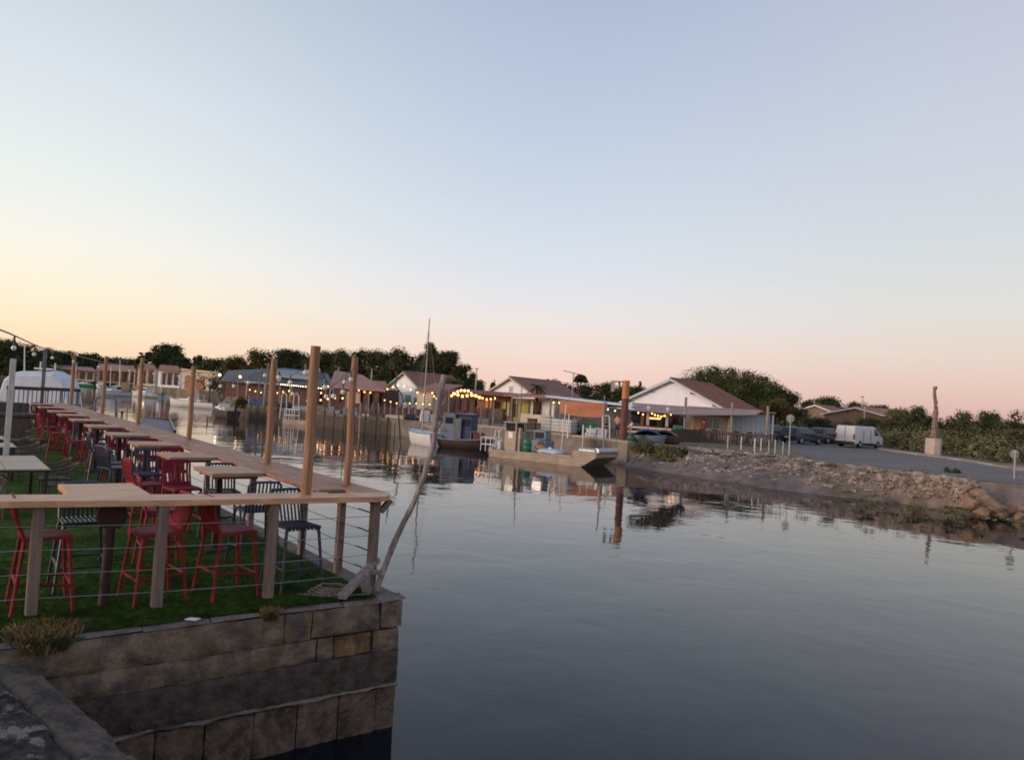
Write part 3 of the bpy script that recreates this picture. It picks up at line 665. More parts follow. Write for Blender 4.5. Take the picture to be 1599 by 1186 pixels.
# leaning driftwood mast and brace at the corner
def wig(p0, p1, n, amp, seed, r0, r1, lump=.2):
    P = []; Rr = []
    for i in range(n+1):
        t = i/n; p = Vector(p0).lerp(Vector(p1), t); p += Vector((noise.noise(Vector((t*4, seed, 0))), noise.noise(Vector((t*4, seed, 5))), 0))*amp*math.sin(math.pi*t); P.append(p)
        Rr.append((r0+(r1-r0)*t)*(1+lump*noise.noise(Vector((t*14, seed, 2)))))
    return P, Rr
base = onz(586, 924, G+.03)
tt = thing('leaning_branch', 'tall crooked grey driftwood trunk leaning out over the water from the quay corner', 'driftwood pole', base)
P = [base, at(607, 868, 8.75), at(632, 812, 8.7), at(650, 775, 8.65), at(664, 735, 8.6), at(676, 700, 8.6), at(679, 668, 8.6), at(687, 640, 8.6)]
PP = []; 
for i in range(len(P)-1):
    for k in range(4): PP.append(P[i].lerp(P[i+1], k/4)+Vector((noise.noise(Vector((i+k/4, 3, 1)))*.02, 0, 0)))
PP.append(P[-1]); mb = MB(); mb.tube(PP, [(.036-.009*i/len(PP))*(1+.25*noise.noise(Vector((i*.7, 1, 1)))) for i in range(len(PP))], 10); mb.build('trunk', M['drift'], tt, world=True, smooth=True)
mb = MB(); mb.tube([at(678, 672, 8.55), at(683, 640, 8.55), at(688, 612, 8.55), at(693.5, 585, 8.55)], [.026, .034, .036, .033], 10); mb.build('upper_pole', M['drift'], tt, world=True, smooth=True)
mb = MB(); mb.tube([at(685, 655, 8.6), at(690, 635, 8.6), at(697, 622, 8.65), at(700, 612, 8.6)], [.02, .017, .013, .008], 7)
mb.tube([at(676, 690, 8.6), at(684, 668, 8.65), at(693, 655, 8.7)], [.014, .011, .006], 6); mb.build('twig', M['drift'], tt, world=True, smooth=True)
mb = MB(); mb.tube([at(677+i*1.2, 676-i*2.2, 8.55)+Vector((.035*math.cos(i*1.4), .035*math.sin(i*1.4), 0)) for i in range(14)], .007, 6); mb.build('lashing', M['rope'], tt, world=True, smooth=True)
br = thing('timber_brace', 'grey weathered planks propped at the foot of the corner post', 'timber brace', onz(560, 925, G+.05))
mb = MB(); mb.beam(onz(533, 932, G+.10), at(588, 873, 8.9), .10, .05); mb.build('prop', M['drift'], br, world=True, bevel=.005)
mb = MB(); mb.beam(at(563, 893, 8.7), at(601, 893, 8.65), .05, .06); mb.build('cross_piece', M['drift'], br, world=True, bevel=.005)
mb = MB(); mb.beam(onz(572, 928, G+.03), at(571, 890, 8.6), .09, .06); mb.build('upright', M['drift'], br, world=True, bevel=.005)
mb = MB()
for j in range(4):
    rr = .17-.018*j; mb.tube([(rr*1.35*math.cos(a*.3)+.012*j, rr*math.sin(a*.3)+.01*math.sin(a), .065+.02*j+.006*math.sin(a*1.7)) for a in range(21)], .011, 6, closed=True)
mb.tube([(-.1, -.1, .07), (-.3, -.17, .06), (.05, -.2, .06), (.45, -.02, .07)], .010, 6)
o = mb.build('rope_coil', M['rope'], loc=onz(514, 932, G), smooth=True); tag(o, 'coil of pale rope lying on the turf by the corner brace', 'rope')

# low tables and rattan chairs at the left
def low_table(a, b, wx, wy, label, first=[None]):
    t = thing('low_table', label, 'table', dk(a, b), DROT, 'low dining tables on the turf')
    mb = MB(); nx_, ny_ = 3, 2
    for i in range(nx_):
        for j in range(ny_): mb.box(-wx/2+wx*(i+.5)/nx_, -wy/2+wy*(j+.5)/ny_, .75, wx/nx_-.012, wy/ny_-.012, .02)
    mb.build('tabletop', M['laminate'], t, bevel=.003)
    mb = MB(); mb.box(0, 0, .725, wx+.03, wy+.03, .035); mb.build('frame', M['darkg'], t)
    for sx in (-1, 1):
        for sy in (-1, 1): mb = MB(); mb.box(sx*(wx/2-.04), sy*(wy/2-.05), .38, .05, .05, .66); mb.build('leg', M['darkg'], t)
low_table(3.65, 7.9, 1.8, 2.3, 'pale square panelled dining table nearest the camera at left')
low_table(3.7, 11.45, 1.6, 1.0, 'second pale low table on the turf at left')
low_table(3.75, 13.5, 1.6, 1.0, 'farthest pale low table on the turf at the left edge')
CH = [None]
def rattan_chair(a, b, rz, label):
    if CH[0] is None:
        t = thing('rattan_chair', label, 'chair', dk(a, b), DROT+rz, 'rattan armchairs round the low tables'); CH[0] = t
        mb = MB(); mb.box(0, 0, .43, .46, .46, .03); mb.build('seat', M['rattan'], t, bevel=.01)
        for sx in (-1, 1):
            for sy in (-1, 1): mb = MB(); mb.tube([(sx*.22, sy*.22, .05), (sx*.2, sy*.2, .43)], .015, 6); mb.build('leg', M['rattan'], t, smooth=True)
        mb = MB()
        arc_ = [(.27*math.cos(R_(x)), -.27*math.sin(R_(x))*1.0+.02, z) for x, z in ((-20, .64), (15, .66), (50, .74), (90, .80), (130, .74), (165, .66), (200, .64))]
        mb.tube(arc_, .018, 7)
        for p in arc_: mb.tube([(p[0]*.78, p[1]*.78, .43), p], .008, 5)
        mb.build('backrest', M['rattan'], t, smooth=True)
    else: dup(CH[0], dk(a, b), DROT+rz, label)
rattan_chair(2.5, 8.3, 1.57, 'rattan armchair at the right end of the nearest low table, rear one')
rattan_chair(2.5, 7.4, 1.57, 'rattan armchair at the right end of the nearest low table, front one')
rattan_chair(3.6, 6.35, 0, 'dark rattan armchair in front of the nearest low table with back to the camera')
rattan_chair(2.6, 11.2, 1.57, 'rattan armchair at the right end of the second low table')
rattan_chair(2.65, 11.9, 1.57, 'rattan armchair just behind the one at the second low table')
rattan_chair(2.7, 13.5, 1.57, 'rattan armchair beside the farthest low table')
rattan_chair(3.9, 9.7, 3.14, 'rattan armchair between the nearest and second low tables')
rattan_chair(1.9, 17.5, .4, 'rattan armchair standing alone before the wicker storage bench')
rattan_chair(2.5, 17.2, -.3, 'rattan armchair at the left before the wicker storage bench')
# storage chest, furniture frames further back
t = thing('wicker_chest', 'dark wicker storage bench with cushion at the left edge of the turf', 'storage bench', dk(3.3, 21.0), DROT)
mb = MB(); mb.box(0, 0, .45, 3.0, 1.1, .85); mb.build('box', M['rattan'], t, bevel=.03)
mb = MB(); mb.box(0, 0, .93, 3.1, 1.2, .12); mb.box(0, .5, 1.12, 3.0, .2, .35); mb.build('cushion', M['boards'], t, bevel=.05)
for k, (a, b, l) in enumerate(((.9, 29.2, 'grey metal rack in front of the covered boat, left one'), (-.4, 30.5, 'grey metal rack in front of the covered boat, right one'))):
    t = thing('metal_rack', l, 'rack', dk(a+.3, b), DROT, 'grey racks at the end of the terrace')
    mb = MB()
    for x in (-.7, 0, .7): mb.box(x, 0, .85, .05, .05, 1.6)
    mb.build('upright', M['grey'], t)
    mb = MB()
    for z in (1.62,): mb.box(0, 0, z, 1.5, .06, .14)
    for x in np.linspace(-.62, .62, 9): mb.box(float(x), 0, 1.0, .03, .02, 1.1)
    mb.build('slat', M['darkg'], t)
def hoop(px0, px1, ytop, ybase, Y, label, m='galv', r=.03, zb=None, nm='ladder_rail'):
    pa, pb = at(px0, ybase, Y), at(px1, ybase, Y); ta, tb_ = at(px0, ytop, Y), at(px1, ytop, Y)
    t = thing(nm, label, 'handrail', pa)
    w = tb_-ta; mb = MB(); mb.tube([pa, ta-Vector((0, 0, .12)), ta+w*.12, tb_-w*.12, tb_-Vector((0, 0, .12)), pb], r, 8); mb.build('hoop', M[m], t, world=True, smooth=True)
    mb = MB(); mb.beam(pa+Vector((0, .12, 0)), pb+Vector((0, .12, 0)), .05, .05)
    for k in (0, 1): q = (pa, pb)[k]; mb.tube([q, q+Vector((0, .12, 0)), q+Vector((0, .12, -1.2))], r, 6)
    mb.build('rung', M[m], t, world=True, smooth=True)
hoop(149, 181, 620, 668, 30, 'grey hooped ladder rail beyond the counter at the water, right one', 'grey', .045)
hoop(97, 121, 608, 650, 42, 'grey hooped ladder rail beyond the far end of the counter, left one', 'grey', .05)

# ------------------------------------------------------------ far buildings
def part_box(t, name, m, cx, cy, cz, sx, sy, sz, bevel=0):
    mb = MB(); mb.box(cx, cy, cz, sx, sy, sz); return mb.build(name, m, t, bevel=bevel)
def opening(t, kind, x, z0, z1, w, m, frame='white', y=0):
    if kind == 'window':
        f = MB(); h = z1-z0
        f.box(x, y-.03, z1+.03, w+.16, .10, .08); f.box(x, y-.04, z0-.04, w+.2, .14, .07)
        for sx in (-1, 0, 1): f.box(x+sx*w/2, y-.03, (z0+z1)/2, .06, .09, h)
        o = f.build('window', M[frame], t); mb = MB(); mb.box(x, y-.005, (z0+z1)/2, w, .03, h); mb.build('pane', M[m], o); return o
    f = MB(); f.box(x, y-.03, (z0+z1)/2, w, .07, z1-z0)
    for k in range(1, 3): f.box(x-w/2+w*k/3, y-.07, (z0+z1)/2, .02, .02, (z1-z0)*.94)
    return f.build(kind, M[m], t)
def gable_house(px, Y, az, w, L, eave, ridge, label, wallm, roofm, ops=(), over=.45, cat='house', beams=False, name='gabled_house', fl=None):
    p = xz(px, Y, G); t = thing(name, label, cat, p, -R_(az))
    mb = MB()
    prof = [(-w/2, 0), (w/2, 0), (w/2, eave), (0, ridge), (-w/2, eave)]; mb.side(prof, 0, L); mb.build('wall', M[wallm], t)
    sl = (ridge-eave)/(w/2)
    def slab(sx, th=.13, ov=over):
        xo = w/2+ov; zo = ridge-sl*xo
        return [(0, ridge+.03), (sx*xo, zo+.03), (sx*xo, zo+.03+th), (0, ridge+.03+th)]
    mb = MB()
    for sx in (-1, 1): mb.side(slab(sx), -over, L+over)
    rf = mb.build('roof', M[roofm], t)
    mb = MB(); nn = int((w/2+over)/.28)
    for sx in (-1, 1):
        for j in range(int((L+2*over)/.42)):
            y = -over+.2+j*.42; xo = w/2+over; mb.tube([(0, y, ridge+.17), (sx*xo, y, ridge-sl*xo+.17)], .075, 5)
    mb.build('tile_rolls', M[roofm], rf)
    mb = MB(); mb.tube([(0, -over-.02, ridge+.2), (0, L+over, ridge+.2)], .12, 6); mb.build('ridge_tiles', M[roofm], rf)
    mb = MB()
    for sx in (-1, 1): mb.beam((0, -over-.04, ridge+.05), (sx*(w/2+over), -over-.04, ridge-sl*(w/2+over)+.05), .05, .2)
    mb.build('bargeboard', M[fl or 'white'], rf)
    if beams:
        mb = MB()
        for f in (-.62, -.3, 0, .3, .62): mb.box(f*w*.72, -over/2, ridge-sl*abs(f*w*.72)-.16, .12, over, .16)
        mb.build('beam_ends', M['grey'], rf)
    for o in ops: opening(t, *o)
    return t
# the large white gable on the right
gh = gable_house(1045, 71, 33, 9.2, 11.5, 2.95, 5.15, 'large white gabled building with red tiled roof beside the domed pine', 'gable', 'tile',
    [('window', -.9, .9, 2.1, .9, 'glass'), ('door', -3.2, .05, 2.15, 1.3, 'brick'), ('door', 1.4, .05, 2.1, 1.0, 'slate')], beams=True, fl='lblue')
p = xz(1108, 66.2, G); lt = thing('lean_to', 'beige lean-to annex with pale blue front below the red roof', 'annex', p, -R_(0))
part_box(lt, 'wall', M['cream'], 0, 1.5, 1.25, 3.0, 3, 2.5); opening(lt, 'window', .15, 1.0, 2.1, 1.3, 'bluegl')
part_box(lt, 'blue_front', M['lblue'], 3.45, 1.7, 1.3, 3.7, 2.6, 2.4); mb = MB(); mb.box(3.4, .36, 1.2, 3.3, .05, 1.9)
for k in range(8): mb.box(1.9+k*.43, .32, 1.2, .03, .04, 1.9)
mb.build('shutter_panel', M['lblue'], lt); part_box(lt, 'roof', M['tile2'], 1.9, 1.4, 2.68, 7.2, 3.6, .12)
for x in (1.55, 5.35): part_box(lt, 'post', M['white'], x, -.1, 1.2, .14, .14, 2.6)
# sail shade in front
def sheetmesh(c00, c10, c01, c11, sag, n=14, th=.03):
    vs = []
    for j in range(n+1):
        for i in range(n+1):
            u_, v_ = i/n, j/n; p = c00.lerp(c10, u_).lerp(c01.lerp(c11, u_), v_); p.z -= sag*(16*u_*(1-u_)*v_*(1-v_)*.5+.5*(4*u_*(1-u_))*(1-v_)); vs.append(p)
    o = len(vs); vs += [v+Vector((0, 0, th)) for v in vs]; w = n+1
    f = [(j*w+i, j*w+i+1, (j+1)*w+i+1, (j+1)*w+i) for j in range(n) for i in range(n)]; f += [tuple(k+o for k in q[::-1]) for q in f]
    return MB().add(vs, f)
ss = thing('shade_sail', 'taupe cloth shade sail stretched in front of the large white gable', 'shade sail', xz(1060, 64, G))
mb = sheetmesh(at(984, 641, 62), at(1143, 652, 61), at(988, 629, 68), at(1148, 640, 67), .12); mb.build('cloth', M['sail'], ss, world=True, smooth=True)
mb = sheetmesh(at(1062, 647, 62.2), at(1180, 648, 60), at(1075, 634, 67.2), at(1192, 641, 66), .1); mb.build('cloth', M['sail'], ss, world=True, smooth=True)
for px, yt, yb, Y, l in ((1068, 620, 682, 62, 'tall brown post holding the shade sail, left of the window'), (1141, 628, 684, 61, 'tall brown post holding the shade sail before the blue front'), (1196.5, 634, 692, 60, 'tall brown post right of the shade sail beside the parked cars')):
    a = at(px, yb, Y); b = at(px+3, yt, Y); a.z = G; mb = MB(); mb.tube([(0, 0, 0), (0, 0, b.z-G)], .11, 8); tag(mb.build('sail_post', M['drift'], loc=a), l, 'post', 'posts of the shade sail')
for px in (1010, 1040):
    a = xz(px, 64, G); mb = MB(); mb.box(0, 0, 1.3, .2, .2, 2.6); tag(mb.build('porch_pillar', M['white'], loc=a), 'slim white pillar under the shade sail, %s one' % ('left' if px < 1020 else 'right'), 'pillar')
# terrace building behind the sail (dark red boards inside) and the low canopy row
def panel(t, name, m, px0, px1, Y0, Y1, yt0, yt1, zb, th=.12):
    a = at(px0, yt0, Y0); b = at(px1, yt1, Y1); mb = MB()
    vs = [(a.x, a.y, zb), (b.x, b.y, zb), (b.x, b.y, b.z), (a.x, a.y, a.z)]; vs += [(x+.3*th, y+th, z) for x, y, z in vs]
    mb.add(vs, [(0, 1, 2, 3), (7, 6, 5, 4), (0, 4, 5, 1), (1, 5, 6, 2), (2, 6, 7, 3), (3, 7, 4, 0)]); return mb.build(name, m, t, world=True)
def roofslab(t, name, m, px0, y0, px1, y1, Y0, Y1, back, rise, th=.14):
    a, b = at(px0, y0, Y0), at(px1, y1, Y1); d = Vector((.45, .9, 0))*back+Vector((0, 0, rise)); mb = MB()
    mb.strip([a, b], [a+d, b+d], th); return mb.build(name, m, t, world=True)
cb = thing('long_canopy', 'long low terrace canopy with pale corrugated roof edge and orange roll curtain', 'canopy', xz(870, 68, G))
roofslab(cb, 'corrugated_roof', M['lblue'], 852, 617, 988, 632.5, 70, 64, 5, .02, .15)
roofslab(cb, 'lower_roof', M['lblue'], 930, 633.5, 990, 637.5, 65, 62.6, 3, .0, .10)
mb = MB()
a, b = at(874, 625.5, 66), at(943, 629, 63.2); c, d = at(874, 645, 66), at(943, 651, 63.2)
n_ = 16; vs = []
for i in range(n_+1):
    for j in range(7):
        p = a.lerp(b, i/n_).lerp(c.lerp(d, i/n_), j/6); p.y += .06*math.sin(j*1.1+i*.3)+.05*noise.noise(Vector((i*.6, j, 1))); p.z -= (.12*math.sin(math.pi*i/n_) if j == 6 else 0); vs.append(p)
vs += [v+Vector((.02, .05, 0)) for v in vs[:]]; oo = (n_+1)*7
f = [(i*7+j, (i+1)*7+j, (i+1)*7+j+1, i*7+j+1) for i in range(n_) for j in range(6)]; mb.add(vs, f+[tuple(k+oo for k in q[::-1]) for q in f]); mb.build('roll_curtain', M['awning'], cb, world=True, smooth=True)
for px, Y in ((873, 66.5), (944, 63.5), (910, 66.5)):
    p = xz(px, Y, G); mb = MB(); mb.box(p.x, p.y, G+1.35, .14, .14, 2.7); mb.build('post', M['drift'], cb, world=True)
panel(cb, 'back_wall', M['slate'], 868, 1000, 76, 70, 628, 640, G)
panel(cb, 'back_wall', M['brick'], 1000, 1095, 71.2, 70.0, 641, 650, G)
panel(cb, 'front_boards', M['tan'], 905, 975, 63.4, 61.5, 664, 672, G-.01, .1)
panel(cb, 'orange_hanging', M['orboard'], 1001, 1006, 69.5, 69, 645, 646, G+.4)
panel(cb, 'blue_sheet', M['navyp'], 986, 1001, 68, 67.5, 641, 643, G+1.0)
sb = thing('shuttered_house', 'white single storey wall with yellow green shutters under the brown canopy', 'house', xz(826, 84, G))
panel(sb, 'wall', M['gable'], 797, 872, 85, 80, 621, 624, G, 3)
panel(sb, 'shutter', M['shut'], 803, 813, 84.2, 83.5, 624, 625, G+.15, .1); panel(sb, 'shutter', M['shut'], 815, 826, 83.4, 82.7, 625, 625.5, G+.15, .1)
panel(sb, 'window', M['glass'], 833, 844, 82.2, 81.5, 626, 627, G+1.0, .08)
roofslab(sb, 'roof', M['tile'], 786, 615.5, 858, 618.5, 80, 76, 5, .3, .18)
panel(sb, 'front_parapet', M['beige'], 813, 861, 74, 71, 645, 649, G, .3)
for px, Y in ((797, 78), (858, 74)):
    p = xz(px, Y, G); mb = MB(); mb.box(p.x, p.y, G+1.4, .18, .18, 2.8); mb.build('post', M['drift'], sb, world=True)
bh = thing('bistro_shed', 'orange brown boarded oyster bistro with glowing lamps under a flat roof', 'shed', xz(735, 82, G))
panel(bh, 'wall', M['brick'], 688, 770, 92, 86, 612, 616, G, .3); panel(bh, 'wall', M['orboard'], 746, 798, 86.5, 84, 616, 619, G, .3)
panel(bh, 'yellow_panel', M['shut'], 786, 796, 83.8, 83.3, 627, 628, G+.7, .1); panel(bh, 'lit_panel', M['orange'], 758, 768, 84.9, 84.3, 624, 625, G+.8, .1)
roofslab(bh, 'flat_roof', M['rust'], 690, 607, 800, 616, 84, 80, 7, .2, .28)
panel(bh, 'counter_front', M['boards'], 752, 786, 80, 78, 636, 638, G, .6)
for px, Y in ((700, 84), (728, 82.5), (762, 81), (789, 80)):
    p = xz(px, Y, G); mb = MB(); mb.box(p.x, p.y, G+1.4, .16, .16, 2.8); mb.build('post', M['brick'], bh, world=True)
gable_house(795, 97, 38, 7.6, 10.5, 3.15, 5.2, 'white gabled house with faded tile roof behind the shuttered terrace', 'gable', 'tile2', [('window', 0, 3.4, 4.2, .5, 'beige')], fl='cream')
gable_house(629, 112, 40, 6.6, 9.5, 3.4, 5.5, 'white gabled cabin with green doors behind the festoon lights', 'gable', 'tile', [('door', -1.6, .05, 2.3, 1.3, 'doorgreen'), ('door', 1.0, .05, 2.3, 1.3, 'doorgreen'), ('window', 2.6, 1, 2, .6, 'glass')], fl='doorgreen')
an = thing('side_annex', 'small pale annex with lit doorway right of the green doored cabin', 'annex', xz(668, 104, G)); panel(an, 'wall', M['cream'], 652, 676, 105, 103, 612, 613, G, 2.5)
panel(an, 'door', M['white'], 660, 668, 104.2, 103.7, 617, 617.5, G, .08); roofslab(an, 'roof', M['tile'], 648, 607.5, 692, 611, 104, 101, 5, 1.1, .2)
# low roofs left of the cabin and the restaurant with dark roof
rs_ = thing('tiled_shed', 'low shed with broad pinkish tile roof at the right of the dark roofed restaurant', 'shed', xz(555, 95, G))
panel(rs_, 'wall', M['brick'], 520, 600, 96, 92, 604, 608, G, 4)
mb = MB(); mb.strip([at(514, 602, 92), at(602, 609, 89)], [at(523, 578, 99), at(566, 585, 97)], .2); mb.build('roof', M['tile2'], rs_, world=True)
s2 = thing('tiled_shed', 'small tile roofed shed just left of the green doored cabin', 'shed', xz(588, 108, G)); panel(s2, 'wall', M['cream'], 572, 604, 109, 107, 603, 605, G, 3)
mb = MB(); mb.strip([at(566, 603, 105), at(606, 606, 104)], [at(577, 594, 109), at(602, 595, 108)], .2); mb.build('roof', M['tile'], s2, world=True)
rt = thing('restaurant', 'long restaurant pavilion with slate blue roof and bright lamps along its eave', 'restaurant', xz(430, 112, G))
panel(rt, 'wall', M['brick'], 352, 522, 121, 104, 597, 606, G, 4)
mb = MB(); mb.strip([at(345, 592, 118), at(440, 599, 109), at(522, 605, 101)], [at(356, 578, 128), at(445, 574, 119), at(512, 583, 111)], .3); mb.build('roof', M['slate'], rt, world=True)
mb = MB(); mb.strip([at(430, 583, 112), at(492, 588, 107)], [at(434, 576.5, 116), at(488, 580, 111)], .5); mb.build('roof_light', M['bluegrey'], rt, world=True)
for px, Y in ((384, 112), (412, 109.5), (452, 106), (486, 103), (514, 100.5)):
    p = xz(px, Y, G); mb = MB(); mb.box(p.x, p.y, G+1.4, .2, .2, 2.8); mb.build('post', M['tan'], rt, world=True)
panel(rt, 'eave_board', M['white'], 366, 436, 116, 109, 594, 600, G+2.75, .1)
rw = random.Random(4)
for (t_, x0, x1, Ya, Yb, ya, yb, n_) in ((rt, 356, 518, 121, 104, 604, 611, 12), (rs_, 523, 597, 96, 92, 610, 613, 5), (bh, 692, 744, 92, 87.8, 621, 624, 5), (cb, 1006, 1090, 71.1, 70.1, 648, 652, 5)):
    for k in range(n_):
        a = x0+(x1-x0)*(k+.18)/n_; b = x0+(x1-x0)*(k+.18+rw.uniform(.4, .7))/n_; f1, f2 = (a-x0)/(x1-x0), (b-x0)/(x1-x0)
        panel(t_, 'opening', M[rw.choice(['glass', 'glass', 'boards', 'orboard', 'tan'])], a, b, Ya+(Yb-Ya)*f1-.4, Ya+(Yb-Ya)*f2-.4, ya+(yb-ya)*f1, ya+(yb-ya)*f2, G+rw.choice([.05, .9]), .1)
bb = thing('beige_building', 'flat roofed beige building with orange brown doors behind the motorboats', 'building', xz(325, 215, G))
panel(bb, 'wall', M['beige'], 285, 368, 222, 206, 577, 585, G, 7)
for a, b in ((289, 302), (306, 319), (328, 336), (343, 352)): panel(bb, 'door', M['orboard'] if b < 330 else M['tan'], a, b, 221.2-(a-285)*.193, 221.2-(b-285)*.193, 586, 586.5+.4, G+.2, .2)
panel(bb, 'roof_edge', M['cream'], 283, 370, 221.2, 205, 575, 583.5, at(283, 579, 221).z, .5)
# distant low buildings on the left
def lowhouse(px0, px1, yt, yb_, Y, label, wm, rm, hood=True, nw=3):
    t = thing('low_house', label, 'house', xz((px0+px1)/2, Y, G)); panel(t, 'wall', M[wm], px0+2, px1-2, Y, Y-2, yb_, yb_+.1*(px1-px0)*.6, G, 5)
    mb = MB(); s_ = .06*(px1-px0); mb.strip([at(px0, yb_+1, Y-2), at(px1, yb_+1+s_, Y-4)], [at(px0+4, yt, Y+4), at(px1-6, yt+s_, Y+2)], .3); mb.build('roof', M[rm], t, world=True)
    for k in range(nw):
        a = px0+4+(px1-px0-8)*(k+.2)/nw; b = a+(px1-px0)*.45/nw; panel(t, 'window', M['glass'], a, b, Y-.5-(a-px0)/(px1-px0)*2, Y-.5-(b-px0)/(px1-px0)*2, yb_+4+(a-px0)*.06, yb_+4+(b-px0)*.06, G+.8, .12)
    return t
lowhouse(94, 150, 570, 574, 300, 'long low pale house with brown roof at the far left shore', 'tan', 'tile2', nw=4)
lowhouse(150, 214, 567, 575, 275, 'long low house with brown roof above the small white motorboat', 'brownr', 'tile2', nw=5)
lowhouse(214, 246, 567, 574, 262, 'small red tile roofed house between two wooden poles', 'cream', 'tile', nw=2)
lowhouse(246, 284, 569, 577, 250, 'red tile roofed house with pale gable left of the beige building', 'gable', 'tile', nw=3)
lowhouse(58, 84, 564, 568, 300, 'tiny brown roofed hut among the trees at far left', 'tan', 'tile2', nw=1)
gable_house(1272, 130, 40, 7, 10, 3.5, 4.7, 'pale roofed house half hidden behind shrubs right of the domed pine', 'brownr', 'tile2', [('window', 0, 1, 2.1, 1.2, 'glass')])
gable_house(1336, 118, 62, 12, 9, 3.3, 4.5, 'low house with wide tiled roof behind the white van', 'brownr', 'tile2', [('window', 2, 1, 2.1, 1.2, 'glass')])

# ------------------------------------------------------------ quay furniture on the far side
qf = thing('concrete_quay', 'brown concrete quay wall behind the flat work barge', 'wall', Vector((5, 54, 0)))
def wallrun(t, name, m, pts, z0, z1, th=.4):
    mb = MB()
    for a, b in zip(pts[:-1], pts[1:]):
        d = (b-a).normalized(); nrm = Vector((-d.y, d.x, 0))
        if nrm.y > 0: nrm = -nrm
        vs = [a+nrm*th*.3, b+nrm*th*.3, b-nrm*th, a-nrm*th]; mb.poly([(v.x, v.y) for v in vs], z0, z1)
    return mb.build(name, m, t, world=True)
wallrun(qf, 'wall_face', M['conc'], QY[:4], -1.5, G+.04)
wallrun(qf, 'coping', M['tan'], QY[:3], G+.042, G+.16, .5)
mb = MB(); tw = thing('timber_quay', 'long timber sheeted quay edge with upright piles along the far bank', 'wall', Vector((-30, 87, 0)))
wallrun(tw, 'boards', M['boards'], QY[3:9], -1.5, G-.15, .3)
for i in range(3, 8):
    a, b = QY[i], QY[i+1]; n_ = int((b-a).length/1.5)
    for k in range(n_):
        p = a.lerp(b, (k+.5)/n_); mb = MB(); mb.tube([(p.x+.15, p.y-.25, -1), (p.x+.15, p.y-.25, G+rnd.uniform(-.2, .5))], .1, 6); mb.build('pile', M['rustbark'], tw, world=True)
dk_ = thing('earth_terrace', 'reddish raised terrace edge behind the sailing boat under the festoon lights', 'terrace', Vector((-12, 72, G)))
panel(dk_, 'edge_board', M['tan'], 566, 650, 75, 71, 646, 650, G-.1, 4); panel(dk_, 'railing', M['brick'], 560, 690, 80, 75, 632, 641, G+.05, .1)
for k in range(14):
    p = xz(562+k*9.5, 79-.36*k, G); mb = MB(); mb.box(p.x, p.y-.15, G+.65, .09, .09, 1.3); mb.build('post', M['drift'], dk_, world=True)
# hazy clutter on the terraces: tables with parasols closed, chairs
def parasol(px, Y, label, m='cream', h=2.6):
    p = xz(px, Y, G); t = thing('closed_parasol', label, 'parasol', p, 0, 'closed parasols'); mb = MB(); mb.tube([(0, 0, 0), (0, 0, h)], .03, 6); mb.build('pole', M['white'], t)
    mb = MB(); mb.lathe([(.04, h*.36), (.17, h*.42), (.2, h*.6), (.12, h*.9), (.03, h+.05)], 9); mb.build('canopy', M[m], t, smooth=True)
for k, (px, Y, l) in enumerate(((228, 140, 'closed cream parasol by the red roofed house, left one'), (240, 138, 'closed cream parasol by the red roofed house, right one'), (186, 150, 'closed white parasol above the small white motorboat'), (201, 148, 'closed white parasol beside the wooden pole near the cruiser'))): parasol(px, Y, l, h=4.2)
def ttable(px, Y, label, m='tan', ch='brick'):
    p = xz(px, Y, G); t = thing('terrace_table', label, 'table', p, rnd.random(), 'tables on the far terraces'); part_box(t, 'tabletop', M[m], 0, 0, .76, 1.1, .8, .05)
    for sx in (-1, 1): part_box(t, 'leg', M['darkg'], sx*.4, 0, .38, .06, .5, .74)
def tchair(px, Y, label, m='brick', rz=0):
    p = xz(px, Y, G); t = thing('terrace_chair', label, 'chair', p, rz, 'chairs on the far terraces'); part_box(t, 'seat', M[m], 0, 0, .45, .45, .45, .05); part_box(t, 'backrest', M[m], 0, .21, .75, .45, .05, .5)
    for sx in (-1, 1):
        for sy in (-1, 1): part_box(t, 'leg', M['darkg'], sx*.19, sy*.19, .22, .04, .04, .43)
dsc = {0: 'beside the orange curtain', 1: 'left of the rusty mooring pile', 2: 'right of the rusty mooring pile', 3: 'under the shade sail near its left pillar', 4: 'below the beige wall window', 5: 'before the blue front', 6: 'by the yellow green shutters', 7: 'under the glowing lamps', 8: 'behind the sailing boat mast', 9: 'under the green doors'}
for k, (px, Y) in enumerate(((890, 64.5), (955, 62), (1000, 62.5), (1030, 63), (1105, 63), (1160, 62), (840, 78), (735, 80), (655, 82), (615, 84))):
    ttable(px, Y, 'small dining table '+dsc[k]); tchair(px-8, Y+.5, 'dark red chair left of the table '+dsc[k], 'rust' if k % 2 else 'brick', .4); tchair(px+9, Y+.4, 'dark red chair right of the table '+dsc[k], 'brick', -.5)
def wpole(px0, y0, px1, y1, Y, label, r=.05, m='drift', nm='wooden_stake', wig_=0, seed=1, zb=None):
    a = at(px0, y0, Y); b = at(px1, y1, Y); P_, R2 = wig(a, b, 10, wig_, seed, r, r*.7, .15 if wig_ else 0); mb = MB()
    o0 = P_[0].copy(); mb.tube([p-o0 for p in P_], R2, 6); o = mb.build(nm, M[m], loc=o0, smooth=True); return tag(o, label, 'stake', 'stakes standing in the channel')
rc = random.Random(21)
cn = ['stacked pale oyster crates', 'grey fish crates', 'blue plastic crates', 'wooden net box', 'dark folded tarpaulin heap', 'white cool boxes']
